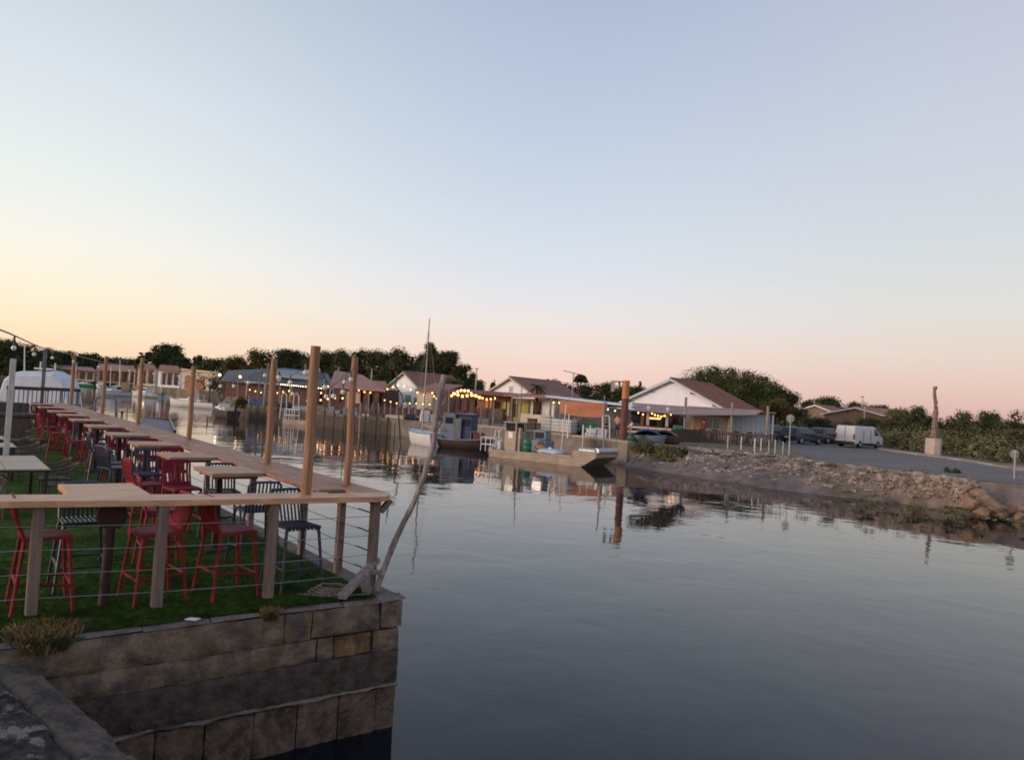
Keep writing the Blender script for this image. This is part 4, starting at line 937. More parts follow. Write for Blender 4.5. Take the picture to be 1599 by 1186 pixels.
wh = ['at the left end of the timber quay', 'below the lamp on the restaurant eave', 'beside the steel gantry', 'behind the far barge frames', 'left of the far barge wheelhouse', 'behind the far barge bow', 'left of the reddish corner pole foot', 'right of the reddish corner pole', 'before the pinkish roofed shed', 'by the crooked dark stake', 'behind the sailing boat bow', 'right behind the mast foot', 'behind the blue wheelhouse', 'left of the barge stern frame', 'behind the barge cabin', 'beside the leftmost caged tank', 'right of the caged tanks', 'beside the hoop handrail']
for k, px in enumerate((362, 378, 398, 424, 446, 470, 492, 524, 548, 588, 640, 670, 716, 752, 800, 838, 902, 930)):
    Yq = np.interp(px, [350, 385, 505, 620, 751, 846, 985], [101, 90, 78, 70, 66, 61, 52])+rc.uniform(.6, 1.8); p = xz(px, float(Yq), G); q = k % 6
    t = thing('crate_stack' if q != 4 else 'tarpaulin_heap', '%s %s' % (cn[q], wh[k]), 'crates' if q != 4 else 'tarpaulin', p, rc.uniform(-.6, .6)); mb = MB(); mt2 = M[['tan', 'grey', 'bluegrey', 'boards', 'darkg', 'white'][q]]
    if q == 4: rock_mesh(mb, (0, 0, .25), .75, (1.2, .8, .55), k, 9); mb.build('cloth', mt2, t)
    else:
        for c_ in range(rc.randint(2, 5)):
            mb2 = MB(); z0_ = .34*(c_ // 2); x_ = (c_ % 2)*.8-.4+rc.uniform(-.06, .06); mb2.box(x_, 0, z0_+.16, .7, .5, .31, rc.uniform(-.1, .1)); mb2.box(x_, 0, z0_+.3, .76, .56, .04); mb2.build('crate', mt2, t)
for k, (px, Y, l) in enumerate(((370, 100, 'left one by the mooring corner'), (436, 92, 'behind the far barge stern'), (515, 84, 'beside the reddish pole'), (575, 78, 'before the reddish terrace'), (700, 74, 'left of the bistro shed front'), (770, 72, 'right of the bistro shed front'), (806, 66, 'above the barge cabin'), (865, 62, 'behind the caged tanks'))):
    wpole(px, hor(px)+2.2*FPX/Y, px+1.5, hor(px)-rc.uniform(0, 12), Y, 'rough timber quay post, '+l, .08, 'drift', 'quay_post')
# far festoons (lit)
def fest2(pix, Y0, Y1, n, lit, label, sag=0, rb=.085):
    pts = [at(x, y, Y0+(Y1-Y0)*i/(len(pix)-1)) for i, (x, y) in enumerate(pix)]
    return festoon(pts, [sag]*(len(pts)-1), n, lit, label, rb=rb, cord=.012, drop=.06)
fest2([(535, 582), (525, 592), (512, 602), (503, 611), (490, 617)], 100, 92, 7, 'bulb_warm', 'lit warm bulbs descending left of the reddish corner pole')
fest2([(520, 582), (545, 600), (560, 608)], 100, 94, 5, 'bulb_warm', 'lit warm bulbs running down over the pinkish tile roof')
fest2([(484, 620), (503, 623), (520, 619), (541, 620)], 88, 86, 5, 'bulb_warm', 'low row of lit bulbs above the timber quay')
fest2([(386, 606), (410, 612), (432, 612), (456, 608)], 104, 96, 8, 'bulb_warm', 'lit bulbs sagging in front of the restaurant left of the thick pole', rb=.07)
fest2([(596, 622), (620, 628), (648, 628), (676, 630)], 82, 79, 8, 'bulb_warm', 'low lit bulbs along the railing of the reddish terrace', rb=.06)
fest2([(556, 606), (572, 611), (592, 611), (612, 603), (626, 598)], 92, 94, 8, 'bulb_warm', 'lit bulbs sagging left of the green doored cabin')
fest2([(626, 598), (640, 606), (654, 612), (668, 616)], 94, 90, 4, 'bulb_warm', 'lit bulbs in front of the green doored cabin')
fest2([(674, 609), (678, 617), (684, 622)], 86, 85, 3, 'bulb_warm', 'three lit bulbs just left of the leaning driftwood top')
fest2([(703, 617), (718, 607), (734, 608)], 80, 78, 6, 'bulb_warm', 'bright lit bulbs at the left of the bistro shed', rb=.11)
fest2([(705, 611), (722, 616), (740, 614), (752, 619)], 80, 77, 7, 'bulb_warm', 'dense cluster of bright bulbs over the bistro terrace', rb=.12)
fest2([(728, 606), (742, 616), (762, 622), (776, 619)], 79, 78, 8, 'bulb_warm', 'lit bulbs trailing right under the flat bistro roof', rb=.085)
fest2([(860, 626), (878, 627)], 68, 67, 2, 'bulb_warm', 'two lit bulbs left of the orange roll curtain', rb=.06)
fest2([(944, 636), (966, 640)], 66, 65, 2, 'bulb_warm', 'two lit bulbs between the orange curtain and the rusty pile', rb=.06)
fest2([(993, 641), (1008, 646)], 65.5, 65, 2, 'bulb_warm', 'two lit bulbs right of the rusty pile', rb=.06)
fest2([(1016, 642), (1024, 646), (1033, 648), (1046, 645), (1060, 641)], 64.5, 64, 9, 'bulb_warm', 'curved row of lit bulbs under the taupe shade sail', rb=.065)
fest2([(437, 598.5), (470, 601.5), (512, 606)], 105, 98, 20, 'bulb_white', 'tight row of white bulbs along the restaurant eave', rb=.06)
for px, py, Y, m, l in ((343, 585, 118, 'bulb_white', 'bright white flood lamp on the beige building'), (375, 588, 114, 'bulb_warm', 'bright warm lamp at the left end of the restaurant eave')):
    t = thing('wall_lamp', l, 'lamp', at(px, py, Y)); mb = MB(); mb.ball((0, 0, 0), .19, 8); mb.build('globe', M[m], t, smooth=True); mb = MB(); mb.tube([(0, .1, .1), (0, .7, .25)], .04, 6); mb.build('arm', M['darkg'], t)
t = thing('lit_sign', 'small glowing yellow menu board under the shade sail', 'sign', at(1023, 653, 68)); mb = MB(); mb.box(0, 0, 0, 1.0, .06, .14); mb.build('panel', mat('glow_panel', (1, .6, .2), emit=((1, .5, .14), 2.5)), t); mb = MB(); mb.box(0, .06, 0, 1.1, .05, .24); mb.build('frame', M['darkg'], t)

# rusty mooring pile with bracket and box
b0 = xz(972, 52, .9); b0.z = G-.2; topz = at(979, 594, 52).z
t = thing('mooring_pile', 'tall round steel mooring pile, dark red below and orange on top', 'mooring pile', b0)
zc = at(977, 622, 52).z-b0.z; mb = MB(); mb.tube([(0, 0, 0), (0, 0, zc)], .245, 18); mb.build('lower_tube', M['rust'], t, smooth=True)
mb = MB(); mb.tube([(0, 0, zc), (0, 0, topz-b0.z)], .247, 18); mb.build('upper_tube', M['orange'], t, smooth=True)
mb = MB(); h_ = topz-b0.z; mb.beam((-.2, 0, h_-.1), (-.85, 0, h_-.1), .06, .08); mb.beam((-.2, 0, h_-.75), (-.55, 0, h_-.12), .05, .05); mb.box(-.45, 0, h_-.4, .1, .1, .5); mb.build('bracket', M['rust'], t)
mb = MB(); mb.box(-.9, 0, h_-.42, .2, .12, .75); mb.build('gauge_box', M['galv'], t, bevel=.01)
# IBC tanks
for k, (px, l) in enumerate(((858, 'white caged liquid tank on the quay, left one'), (874, 'white caged liquid tank on the quay, middle one'), (888, 'white caged liquid tank on the quay, right one'))):
    p = xz(px, 58.5-.9*k+.6, G); p += Vector((0, .5, 0)); t = thing('caged_tank', l, 'tank', p, -.75+.05*k, 'caged tanks on the quay')
    part_box(t, 'tank', M['ibc'], 0, 0, .68, 1.0, .98, 1.02, .08); part_box(t, 'pallet', M['darkg'], 0, 0, .08, 1.08, 1.0, .14); mb = MB()
    for z in (.2, .45, .7, .95, 1.2): mb.tube([(-.54, -.52, z), (.54, -.52, z), (.54, .52, z), (-.54, .52, z)], .013, 4, closed=True)
    for x in np.linspace(-.54, .54, 7):
        for y in (-.52, .52): mb.tube([(float(x), y, .15), (float(x), y, 1.22)], .012, 4)
    for y in np.linspace(-.35, .35, 4):
        for x in (-.54, .54): mb.tube([(x, float(y), .15), (x, float(y), 1.22)], .012, 4)
    mb.build('cage', M['grey'], t); mb = MB(); mb.lathe([(.11, 1.19), (.11, 1.26)], 10); mb.build('lid', M['darkg'], t)
# hoop posts and ladder on the quay
hoop(941, 952, 649, 693, 52.5, 'tall white hoop handrail on the quay between the barge and the rusty pile', 'white', .045, nm='hoop_rail')
t = thing('quay_ladder', 'small steel ladder on the quay wall behind the barge deck', 'ladder', xz(914, 54, .2)); mb = MB()
for dx in (-.25, .25): mb.tube([(dx, -.1, 0), (dx, -.1, 2.0), (dx, .3, 2.15), (dx, .4, 1.3)], .035, 6)
mb.build('rail', M['white'], t); mb = MB()
for z in (.3, .6, .9, 1.2): mb.tube([(-.25, -.1, z), (.25, -.1, z)], .025, 6)
mb.build('rung', M['white'], t)
wpole(942, 712, 944, 617, 50.5, 'tall thin stake between the barge bow and the orange curtain', .06)
wpole(876, 705, 884, 632, 53, 'thin pale stake standing behind the barge deck', .045, 'white')
wpole(886, 684, 889, 646, 55, 'short white post on the quay beside the caged tanks', .06, 'white')
wpole(809, 690, 815, 601, 55, 'long thin stake rising beside the barge cabin', .05)
wpole(795, 668, 799, 640, 62, 'short wooden stake left of the barge cabin', .06)
wpole(627, 700, 618, 578, 55, 'crooked dark stake in the water left of the sailing boat', .07, 'rustbark', wig_=1.3, seed=6)
wpole(560, 690, 563, 628, 62, 'pale slender stake before the timber bank', .05, 'tan')
for k, (x, y0, y1) in enumerate(((578, 690, 640), (592, 692, 652), (602, 688, 655), (539, 684, 612), (615, 694, 660))):
    wpole(x, y0, x+2, y1, 60+k, ['thin stake left of the crooked stake, first from the left', 'thin stake before the reddish bank, second from the left', 'short stake close to the crooked dark stake', 'tall stake right of the far barge bow', 'short stake just left of the sailing boat'][k], .05, 'rustbark')

# ------------------------------------------------------------ boats
def hull(t, L, Bm, fr, sheer, m, bow=.35, draft=.25, name='hull', transom=.8, nst=14, deck='white', rim=None):
    """x forward, bow at +L/2"""
    ns = nst; vs = []; prof = 6
    for i in range(ns+1):
        u_ = i/ns; x = -L/2+L*u_; f = transom+(1-transom)*math.sin(min(1, u_/.5)*math.pi/2) if u_ < .5 else (1-((u_-.5)/.5)**2.3)
        hb = max(.012, Bm/2*f); zt = fr+sheer*max(0, u_-.3)**2*2
        for j in range(prof+1):
            a = j/prof; y = hb*(math.sin(a*math.pi/2)**.55 if a > 0 else 0); z = -draft*(1-u_**6)+(zt+draft*(1-u_**6))*(a**1.6); xx = x+ (bow*(u_**4)*(a-.3) if True else 0)
            vs.append((xx, y, z))
    o = len(vs); vs += [(x, -y, z) for x, y, z in vs]; w = prof+1
    fs = [(i*w+j, (i+1)*w+j, (i+1)*w+j+1, i*w+j+1) for i in range(ns) for j in range(prof)]; fs += [tuple(q+o for q in f[::-1]) for f in fs]
    fs += [tuple(range(0, w))+tuple(range(o+prof, o, -1))]
    mb = MB().add(vs, fs); h = mb.build(name, M[m], t, smooth=True)
    dv = []; top = [vs[i*w+prof] for i in range(ns+1)]
    dv = [(x, y*.94, z-.07) for x, y, z in top]+[(x, -y*.94, z-.07) for x, y, z in top]; n1 = ns+1
    mb = MB().add(dv, [(i, i+1, n1+i+1, n1+i) for i in range(ns)]); mb.build('deck', M[deck], t)
    if rim:
        mb = MB(); mb.tube([(x, y, z) for x, y, z in top]+[(x, -y, z) for x, y, z in top[::-1]], .035, 6, closed=True); mb.build('rubbing_strake', M[rim], h, smooth=True)
    return top
def boat(name, label, px, py, rz, cat='boat'): return thing(name, label, cat, onz(px, py, 0), rz)
def outboard(t, x, m='darkg', z=.55):
    mb = MB(); mb.box(x-.18, 0, z+.25, .42, .3, .42); o = mb.build('outboard_motor', M[m], t, bevel=.07); mb = MB(); mb.box(x-.14, 0, z-.25, .14, .1, .7); mb.build('motor_leg', M[m], o)
# sailing boat
t = boat('sailing_boat', 'small white sailing boat with pale blue cover and a tall bare mast', 662, 694, 2.25)
hull(t, 3.7, 1.9, .92, .3, 'white', draft=.3, rim='bluegrey', transom=.75)
mb = MB(); mb.poly([(-1.6, -.62), (.7, -.66), (1.5, -.3), (1.5, .3), (.7, .66), (-1.6, .62)], .6, .86); mb.build('cabin', M['white'], t, bevel=.06)
mb = MB()
for sy in (-1, 1): mb.poly([(-1.3, sy*.66), (.5, sy*.69), (.5, sy*.71), (-1.3, sy*.68)], .68, .82)
mb.build('window', M['glass'], t)
mb = sheetmesh(Vector((-2.0, -.75, .80)), Vector((.3, -.62, .90)), Vector((-2.0, .75, .80)), Vector((.3, .62, .90)), -.28); mb.build('cover', M['lblue'], t, smooth=True)
mt_ = at(677, 494, 57.0).z
mb = MB(); mb.tube([(.35, 0, .8), (.35, 0, mt_*.55), (.35, 0, mt_)], [.07, .06, .035], 8); mast = mb.build('mast', M['tan'], t, smooth=True)
mb = MB(); mb.tube([(.35, -.75, 5.5), (.35, 0, 5.35), (.35, .75, 5.5)], .02, 5); mb.build('spreader', M['galv'], mast)
mb = MB(); 
for q in ((2.3, 0, 1.0), (-2.2, 0, .75), (.2, .9, .8), (.2, -.9, .8)): mb.tube([q, (.35, 0, mt_*.93)], .008, 4)
mb.build('rigging', M['steel'], mast)
mb = MB(); mb.tube([(.3, 0, 1.5), (-2.2, 0, 1.25)], .05, 8); mb.build('boom', M['tan'], mast, smooth=True)
# blue work boat
t = boat('work_boat', 'dark hulled work boat with blue wheelhouse beside the sailing boat', 722, 699, -.28)
hull(t, 5.2, 2.2, .62, .25, 'brownhull', rim='galv', deck='tan')
part_box(t, 'wheelhouse', M['bluegrey'], -.9, 0, 1.55, 1.0, 1.5, 1.95, .05); part_box(t, 'engine_room', M['navyp'], .25, .1, 1.5, 1.2, 1.4, 1.85, .08); part_box(t, 'roof', M['navyp'], .2, .1, 2.5, 1.5, 1.7, .12, .03)
mb = MB(); mb.box(.25, -.62, 1.9, .8, .06, .5); mb.box(-.9, -.76, 2.0, .6, .03, .45); mb.build('window', M['glass'], t)
part_box(t, 'door', M['grey'], -.2, -.77, 1.45, .55, .06, 1.5)
mb = MB(); mb.tube([(.9, -.9, .7), (.9, -.9, 1.3), (2.4, -.5, 1.45), (2.4, -.5, .9)], .025, 5); mb.tube([(.9, .9, .7), (.9, .9, 1.3), (2.4, .5, 1.45), (2.4, .5, .9)], .025, 5); mb.tube([(1.6, -.75, .7), (1.6, -.75, 1.38)], .02, 5); mb.build('railing', M['galv'], t)
part_box(t, 'red_crate', M['rust'], 1.3, -.2, .95, .7, .6, .5)
# flat work barge
st = onz(765, 712, 0); bw = onz(905, 728.5, 0); d_ = (bw-st).normalized(); ang = math.atan2(d_.y, d_.x); Lb = (bw-st).length
t = thing('work_barge', 'long flat tan oyster barge with raked bow and small cabin', 'barge', st, ang)
mb = MB(); B_ = 2.7
prof = [(-.1, -.35), (Lb+.0, -.35), (Lb+.1, 0), (Lb+1.1, .62), (Lb+1.1, .95), (Lb-.55, .93), (Lb-.6, .60), (-.1, .42)]
mb.side(prof, 0, B_); mb.build('hull', M['hull_tan'], t, bevel=.02)
mb = MB(); mb.beam((-.1, -.02, .40), (Lb-.6, -.02, .58), .06, .09); mb.beam((-.1, B_+.02, .40), (Lb-.6, B_+.02, .58), .06, .09); mb.build('gunwale', M['tan'], t)
mb = MB(); mb.side([(-.0, .425), (Lb-.62, .605), (Lb-.62, .615), (0, .435)], .12, B_-.12); mb.build('deck', M['grey'], t)
mb = MB(); mb.tube([(Lb-.2, .25, 1.0), (Lb+.9, .3, 1.0)], .17, 12); mb.tube([(Lb+.95, .25, 1.0), (Lb+1.0, B_-.2, 1.0)], .2, 12); mb.build('bow_fender', M['galv'], t, smooth=True)
part_box(t, 'cabin', M['tan'], 1.15, 1.1, 1.1, .95, 1.1, 1.3, .03)
mb = MB()
for x, y in ((.7, .58), (1.6, .58), (1.6, 1.62), (.7, 1.62)): mb.box(x, y, 2.0, .08, .08, .6)
mb.build('cabin_post', M['tan'], t); part_box(t, 'cabin_roof', M['tan'], 1.15, 1.1, 2.32, 1.15, 1.3, .07, .02); part_box(t, 'window', M['glass'], 1.15, 1.1, 2.02, .78, .9, .5)
part_box(t, 'notice', M['white'], 1.2, .535, 1.5, .35, .02, .4); part_box(t, 'door_post', M['hull_tan'], 1.85, .7, 1.2, .16, .2, 1.6)
mb = MB(); mb.poly([(2.3, 1.3), (3.5, 1.3), (3.5, 2.3), (2.3, 2.3)], .5, 1.3); mb.poly([(2.4, 1.4), (3.4, 1.4), (3.3, 2.2), (2.5, 2.2)], 1.3, 1.95); mb.build('engine_box', M['bluegrey'], t, bevel=.06)
part_box(t, 'window', M['glass'], 2.9, 1.385, 1.6, .7, .02, .4)
mb = MB()
for x in (-.9, -.5, -.1, .3): mb.tube([(x, .1, .3), (x, .1, 1.2)], .03, 5); mb.tube([(x, 1.8, .3), (x, 1.8, 1.2)], .03, 5)
for z in (.75, 1.2): mb.tube([(.3, .1, z), (-.9, .1, z), (-.9, 1.8, z)], .03, 5)
mb.tube([(-.1, .3, .4), (.15, .3, 1.8), (.35, .3, 1.8), (.6, .3, .4)], .03, 5); mb.tube([(0, .7, .4), (.15, .7, 1.75), (.35, .7, 1.75)], .025, 5)
mb.build('stern_frame', M['white'], t); part_box(t, 'stern_box', M['white'], .15, .9, .75, .3, .4, .6, .04)
mb = MB(); mb.box(-.45, 1.0, .35, .5, .9, .5); mb.build('outboard_motor', M['darkg'], t, bevel=.08)
def onb(x, y, z): return Matrix.Translation(st) @ Matrix.Rotation(ang, 4, 'Z') @ Vector((x, y, z))
o = MB().lathe([(.24, 0), (.27, .05), (.27, .2), (.3, .24), (.27, .28), (.27, .5), (.3, .54), (.27, .58), (.25, .8), (.14, .9)], 16).build('drum', M['green'], loc=onb(2.65, .45, .50), smooth=True); tag(o, 'green ribbed plastic drum standing on the barge deck', 'drum')
o = MB().ball((0, 0, .16), .3, 10, (1.2, .8, .6)).build('float', M['orange'], loc=onb(3.3, 1.0, .7), smooth=True); tag(o, 'orange float lying behind the green drum on the barge', 'float')
t2 = thing('upturned_dinghy', 'pale blue upturned dinghy lying on the barge deck', 'dinghy', onb(4.35, .55, .57), ang)
mb = MB(); vs = []; n_ = 14
for i in range(n_+1):
    u_ = i/n_; x = -.95+1.9*u_; f = max(.05, (1-abs(2*u_-1)**4))**.5
    for j in range(9): a = math.pi*j/8; vs.append((x, -math.cos(a)*.42*f, .30*math.sin(a)**.7*f))
mb.add(vs, [(i*9+j, (i+1)*9+j, (i+1)*9+j+1, i*9+j+1) for i in range(n_) for j in range(8)]+[tuple(range(9)), tuple(range(n_*9, n_*9+9))]); mb.build('hull', M['lblue'], t2, smooth=True)
mb = MB(); mb.box(0, 0, .33, .2, .06, .08); mb.build('skeg', M['white'], t2); mb = MB(); mb.tube([(-.95, 0, .02), (-.8, -.33, .02), (0, -.44, .02), (.8, -.33, .02), (.95, 0, .02), (.8, .33, .02), (0, .44, .02), (-.8, .33, .02)], .03, 6, closed=True); mb.build('rim', M['navy'], t2)
# covered dark boats right of the pile
for k, (px, py, Y, rz, m, l) in enumerate(((1012, 690, 53, -.4, 'navyp', 'dark blue covered dinghy on the bank right of the rusty pile'), (1038, 692, 53.5, -.5, 'darkg', 'black covered dinghy on the bank beside the picket fence'))):
    t = thing('covered_dinghy', l, 'dinghy', xz(px, Y, G), rz); hull(t, 2.1, 1.1, .5, .15, 'brownhull' if k else 'bluegrey', draft=0, deck='darkg'); mb = sheetmesh(Vector((-1.05, -.54, .5)), Vector((.85, -.4, .6)), Vector((-1.05, .54, .5)), Vector((.85, .4, .6)), -.5); mb.build('cover', M[m], t, smooth=True)
o = MB().ball((0, 0, .25), .27, 10).build('buoy', M['green'], loc=xz(985, 53, G), smooth=True); tag(o, 'round green buoy on the quay right of the rusty pile', 'buoy')
t = thing('green_crate_stand', 'green plastic crate on a low stand behind the quay ladder', 'crate', xz(916, 58, G)); mb = MB(); mb.box(0, 0, .75, 1.15, .8, .45); mb.box(0, 0, 1.0, 1.25, .9, .06); mb.build('crate', M['green'], t, bevel=.03); mb = MB()
for x in (-.45, .45): mb.box(x, 0, .26, .08, .6, .52)
mb.build('stand', M['boards'], t)
t = thing('green_bin', 'dark green litter bin at the left end of the picket fence', 'bin', xz(1057, 58, G)); part_box(t, 'body', M['green'], 0, 0, .85, .6, .5, .8, .04); part_box(t, 'post', M['darkg'], 0, 0, .22, .1, .1, .45)
# benches/white boards right of pile
t = thing('wooden_barrier', 'pale wooden board barrier between the rusty pile and the fence', 'barrier', xz(1025, 58.5, G)); mb = MB()
for z in (.55, .9): mb.beam((-2.2, .4, z), (2.0, -.4, z-.02), .05, .16)
mb.build('board', M['cream'], t); mb = MB()
for f in (-1, -.33, .33, 1): mb.box(f*2.0, -f*.38, .5, .1, .1, 1.0)
mb.build('post', M['drift'], t)
# far barge and small boats
t = boat('oyster_barge', 'pale flat barge with raked bow and white frames moored on the far bank', 492, 664, -.35)
mb = MB(); mb.side([(-3.2, -.3), (2.2, -.3), (3.6, .75), (3.6, .95), (2.0, .9), (1.4, .5), (-3.2, .45)], -1.1, 1.3); mb.build('hull', M['hull_tan'], t, bevel=.03)
mb = MB()
for x in (-3.1, -2.5, -1.9, -1.3):
    mb.tube([(x, -1, .4), (x, -1, 1.5)], .035, 5); mb.tube([(x, 1.1, .4), (x, 1.1, 1.5)], .035, 5)
for z in (.9, 1.5): mb.tube([(-1.3, -1, z), (-3.1, -1, z), (-3.1, 1.1, z)], .035, 5)
for x0 in (-2.9, -4.4): mb.tube([(x0, 0, .4), (x0+.1, 0, 2.9), (x0+.4, 0, 3.2), (x0+.7, 0, 2.9), (x0+.8, 0, .4)], .045, 6)
mb.build('frame', M['white'], t); part_box(t, 'wheelhouse', M['tan'], -.9, .2, 1.1, .35, .9, 1.4); part_box(t, 'crate', M['bluegrey'], .1, .3, .85, .8, .9, .7); part_box(t, 'crate', M['grey'], .9, .3, .8, .5, .9, .6)
t = boat('small_boat', 'small pale wooden boat moored left of the far barge', 406, 648, 2.9); hull(t, 3.4, 1.6, .8, .4, 'cream', rim='brownhull', deck='tan')
t = thing('steel_gantry', 'grey steel gantry mast behind the small pale boat', 'gantry', xz(409, 93, G)); mb = MB()
for x in (-.7, .7): mb.tube([(x, 0, -.5), (x*.4, 0, 4.6)], .09, 6)
mb.tube([(.3, 0, 0), (.5, 0, 5.2)], .12, 6)
for z in (.8, 1.8, 2.8, 3.8): mb.tube([(-.6+.07*z, 0, z), (.6-.07*z, 0, z)], .05, 5)
mb.build('frame', M['grey'], t)
# motor boats
def cruiser(px, py, rz, L, label, cabin=True, hm='white', dark=None):
    t = boat('motorboat', label, px, py, rz, 'motorboat'); hull(t, L, L*.33, .85, .45, hm, rim='grey', transom=.9)
    if cabin:
        mb = MB(); w = L*.115; mb.side([(-.3, .85), (L*.25, .95), (L*.15, 1.35), (-.0, 1.95), (-.9, 2.0), (-.9, .85)], -w*1.3, w*1.3, lambda z: .12*(z-.85)); mb.build('cabin', M['white'], t, bevel=.05)
        mb = MB(); mb.side([(.02, 1.9), (L*.14, 1.38), (L*.16, 1.38), (.06, 1.92)], -w*1.05, w*1.05)
        for sy in (-1, 1): mb.poly([(-.8, sy*(w*1.3-.03)), (-.05, sy*(w*1.3-.03)), (.1, sy*(w*1.3-.01)), (-.8, sy*(w*1.3-.01))], 1.35, 1.8)
        mb.build('window', M['glass'], t)
        mb = MB(); mb.tube([(L*.1, .6, .9), (L*.1, .6, 1.35), (L*.47, .05, 1.75), (L*.47, -.05, 1.75), (L*.1, -.6, 1.35), (L*.1, -.6, .9)], .025, 5); mb.build('bow_rail', M['galv'], t)
    else:
        mb = MB(); mb.side([(-.6, .85), (L*.33, 1.0), (L*.22, 1.18), (.5, 1.25), (.1, 1.55), (.02, 1.55), (.15, 1.1), (-.6, 1.0)], -L*.12, L*.12); mb.build('foredeck', M['white'], t, bevel=.04)
        mb = MB(); mb.side([(.16, 1.56), (.55, 1.22), (.6, 1.22), (.2, 1.58)], -L*.115, L*.115); mb.build('windscreen', M['bluegl'], t)
        mb = MB(); mb.tube([(-.9, .6, .9), (-1.2, .6, 1.9), (-1.2, -.6, 1.9), (-.9, -.6, .9)], .03, 5); mb.build('arch', M['white'], t)
        part_box(t, 'seat', M['cream'], -1.2, 0, 1.0, .5, 1.2, .4, .05)
    outboard(t, -L/2-.05, z=.7); return t
cruiser(229, 620, 2.75, 8.2, 'white cabin cruiser moored across the channel beside a wooden pole')
cruiser(303, 636, 2.8, 8.6, 'long white open motorboat with dark outboard below the beige building', False)
t = cruiser(178, 618, 4.2, 6.5, 'small white motorboat seen bow on at the left of the cruiser')
cruiser(133, 603, 2.9, 8, 'small green hulled motorboat far up the channel', False, 'green')
cruiser(215, 606, 2.6, 6, 'tiny white boat beyond the cabin cruiser', False)
for k, (px, py, rz, L_, l, cb, hm) in enumerate(((158, 606, 2.2, 8, 'white motorboat left of the bow on boat, third pole side', True, 'white'), (196, 601, 3.0, 8.5, 'white boat tucked behind the cabin cruiser bow', False, 'white'), (112, 597, 2.7, 9, 'tiny far boat under the long cream house', False, 'cream'),
        (262, 609, 2.9, 8, 'small white boat moored beyond the open motorboat', True, 'white'), (288, 612, 2.7, 7.5, 'low grey boat beyond the open motorboat stern', False, 'lblue'), (350, 652, 2.3, 5, 'small dark tender tied at the end of the timber quay', False, 'brownhull'), (92, 592, 2.6, 9, 'far white boat behind the covered boat', True, 'white'), (146, 594, 2.9, 9, 'far white boat in front of the long low house', True, 'white'))):
    cruiser(px, py, rz, L_, l, cb, hm)
for k, (px, y0, y1, Y, l) in enumerate(((118, 598, 566, 170, 'thin boat mast left of the long low house'), (172, 604, 572, 160, 'thin pale mast above the bow on boat'), (186, 606, 560, 165, 'taller pale mast by the brown pole'), (209, 604, 578, 170, 'short mast behind the cabin cruiser'), (252, 612, 582, 160, 'short mast right of the cabin cruiser'), (300, 622, 588, 140, 'thin pole behind the open motorboat'), (326, 640, 600, 112, 'dark mooring pole at the open motorboat stern'), (348, 655, 596, 98, 'mooring pole at the corner of the timber quay'))):
    wpole(px, y0, px+1.5, y1, Y, l, .09 if k < 6 else .12, 'white' if k < 6 else 'rustbark', 'mast_pole' if k < 6 else 'mooring_pole')
# covered boat at left
t = thing('covered_boat', 'large boat wrapped in a white tarpaulin beyond the terrace', 'boat', xz(61, 60, .0), .1)
hull(t, 5.6, 2.4, 1.2, .2, 'bluegrey', deck='grey')
sec = [(-2.65, -.55), (-2.45, .7), (-2.15, 2.1), (-1.7, 2.55), (1.3, 2.75), (2.1, 2.35), (2.45, 1.6), (2.7, .4), (2.75, -.55)]
mb = MB(); vs = []
for i, (yy, s1, dz) in enumerate(((-1.35, .97, -.25), (-1.25, 1.0, -.05), (-.7, .99, .12), (0, .98, .22), (.8, .98, .12), (1.4, .95, -.1))):
    for j, (x, z) in enumerate(sec): vs.append((x*s1+.03*math.sin(j*2+i), yy-.1*(z < 1), 1.0+(z+(dz if z > 1 else 0))*.98))
ns_ = len(sec); mb.add(vs, [(i*ns_+j, i*ns_+j+1, (i+1)*ns_+j+1, (i+1)*ns_+j) for i in range(5) for j in range(ns_-1)]+[tuple(range(ns_)), tuple(range(5*ns_, 6*ns_))]); mb.build('tarpaulin', M['tarp'], t, smooth=False, bevel=.08)
mb = MB(); mb.box(.2, -.2, 4.0, 1.3, .5, .12); mb.tube([(-.2, 0, 3.8), (-.2, 0, 4.55)], .05, 6); mb.tube([(.9, 0, 3.8), (.9, 0, 4.5)], .05, 6); mb.build('roof_fitting', M['white'], t)
wpole(38, 590, 38.5, 539, 66, 'thin pale mast behind the tarpaulin covered boat', .06, 'white', 'mast_pole')
# pontoon
t = thing('floating_pontoon', 'flat grey floating pontoon in the water beyond the counter', 'pontoon', Vector((0, 0, 0)))
a, b, c, d = onz(196, 676, .35), onz(272, 674, .35), onz(264, 656, .35), onz(225, 652, .35)
mb = MB(); mb.poly([(p.x, p.y) for p in (a, b, c, d)], -.2, .35); o = mb.build('deck', M['grey'], t); mb = MB(); mb.beam(b+Vector((.06, 0, .03)), c+Vector((.06, 0, .03)), .15, .2); mb.beam(d+Vector((0, .06, .03)), c+Vector((0, .06, .03)), .15, .2); mb.build('edge_beam', M['darkg'], t)
mb = MB(); mb.tube([onz(190, 652, 0)-Vector((0, 0, .3)), onz(190, 652, 0)+Vector((0, 0, .5))], .09, 8); mb.ball(onz(190, 652, 0)+Vector((0, 0, .5)), .14, 8); o = mb.build('mooring_buoy', M['darkg']); tag(o, 'small dark mooring buoy left of the grey pontoon', 'buoy')

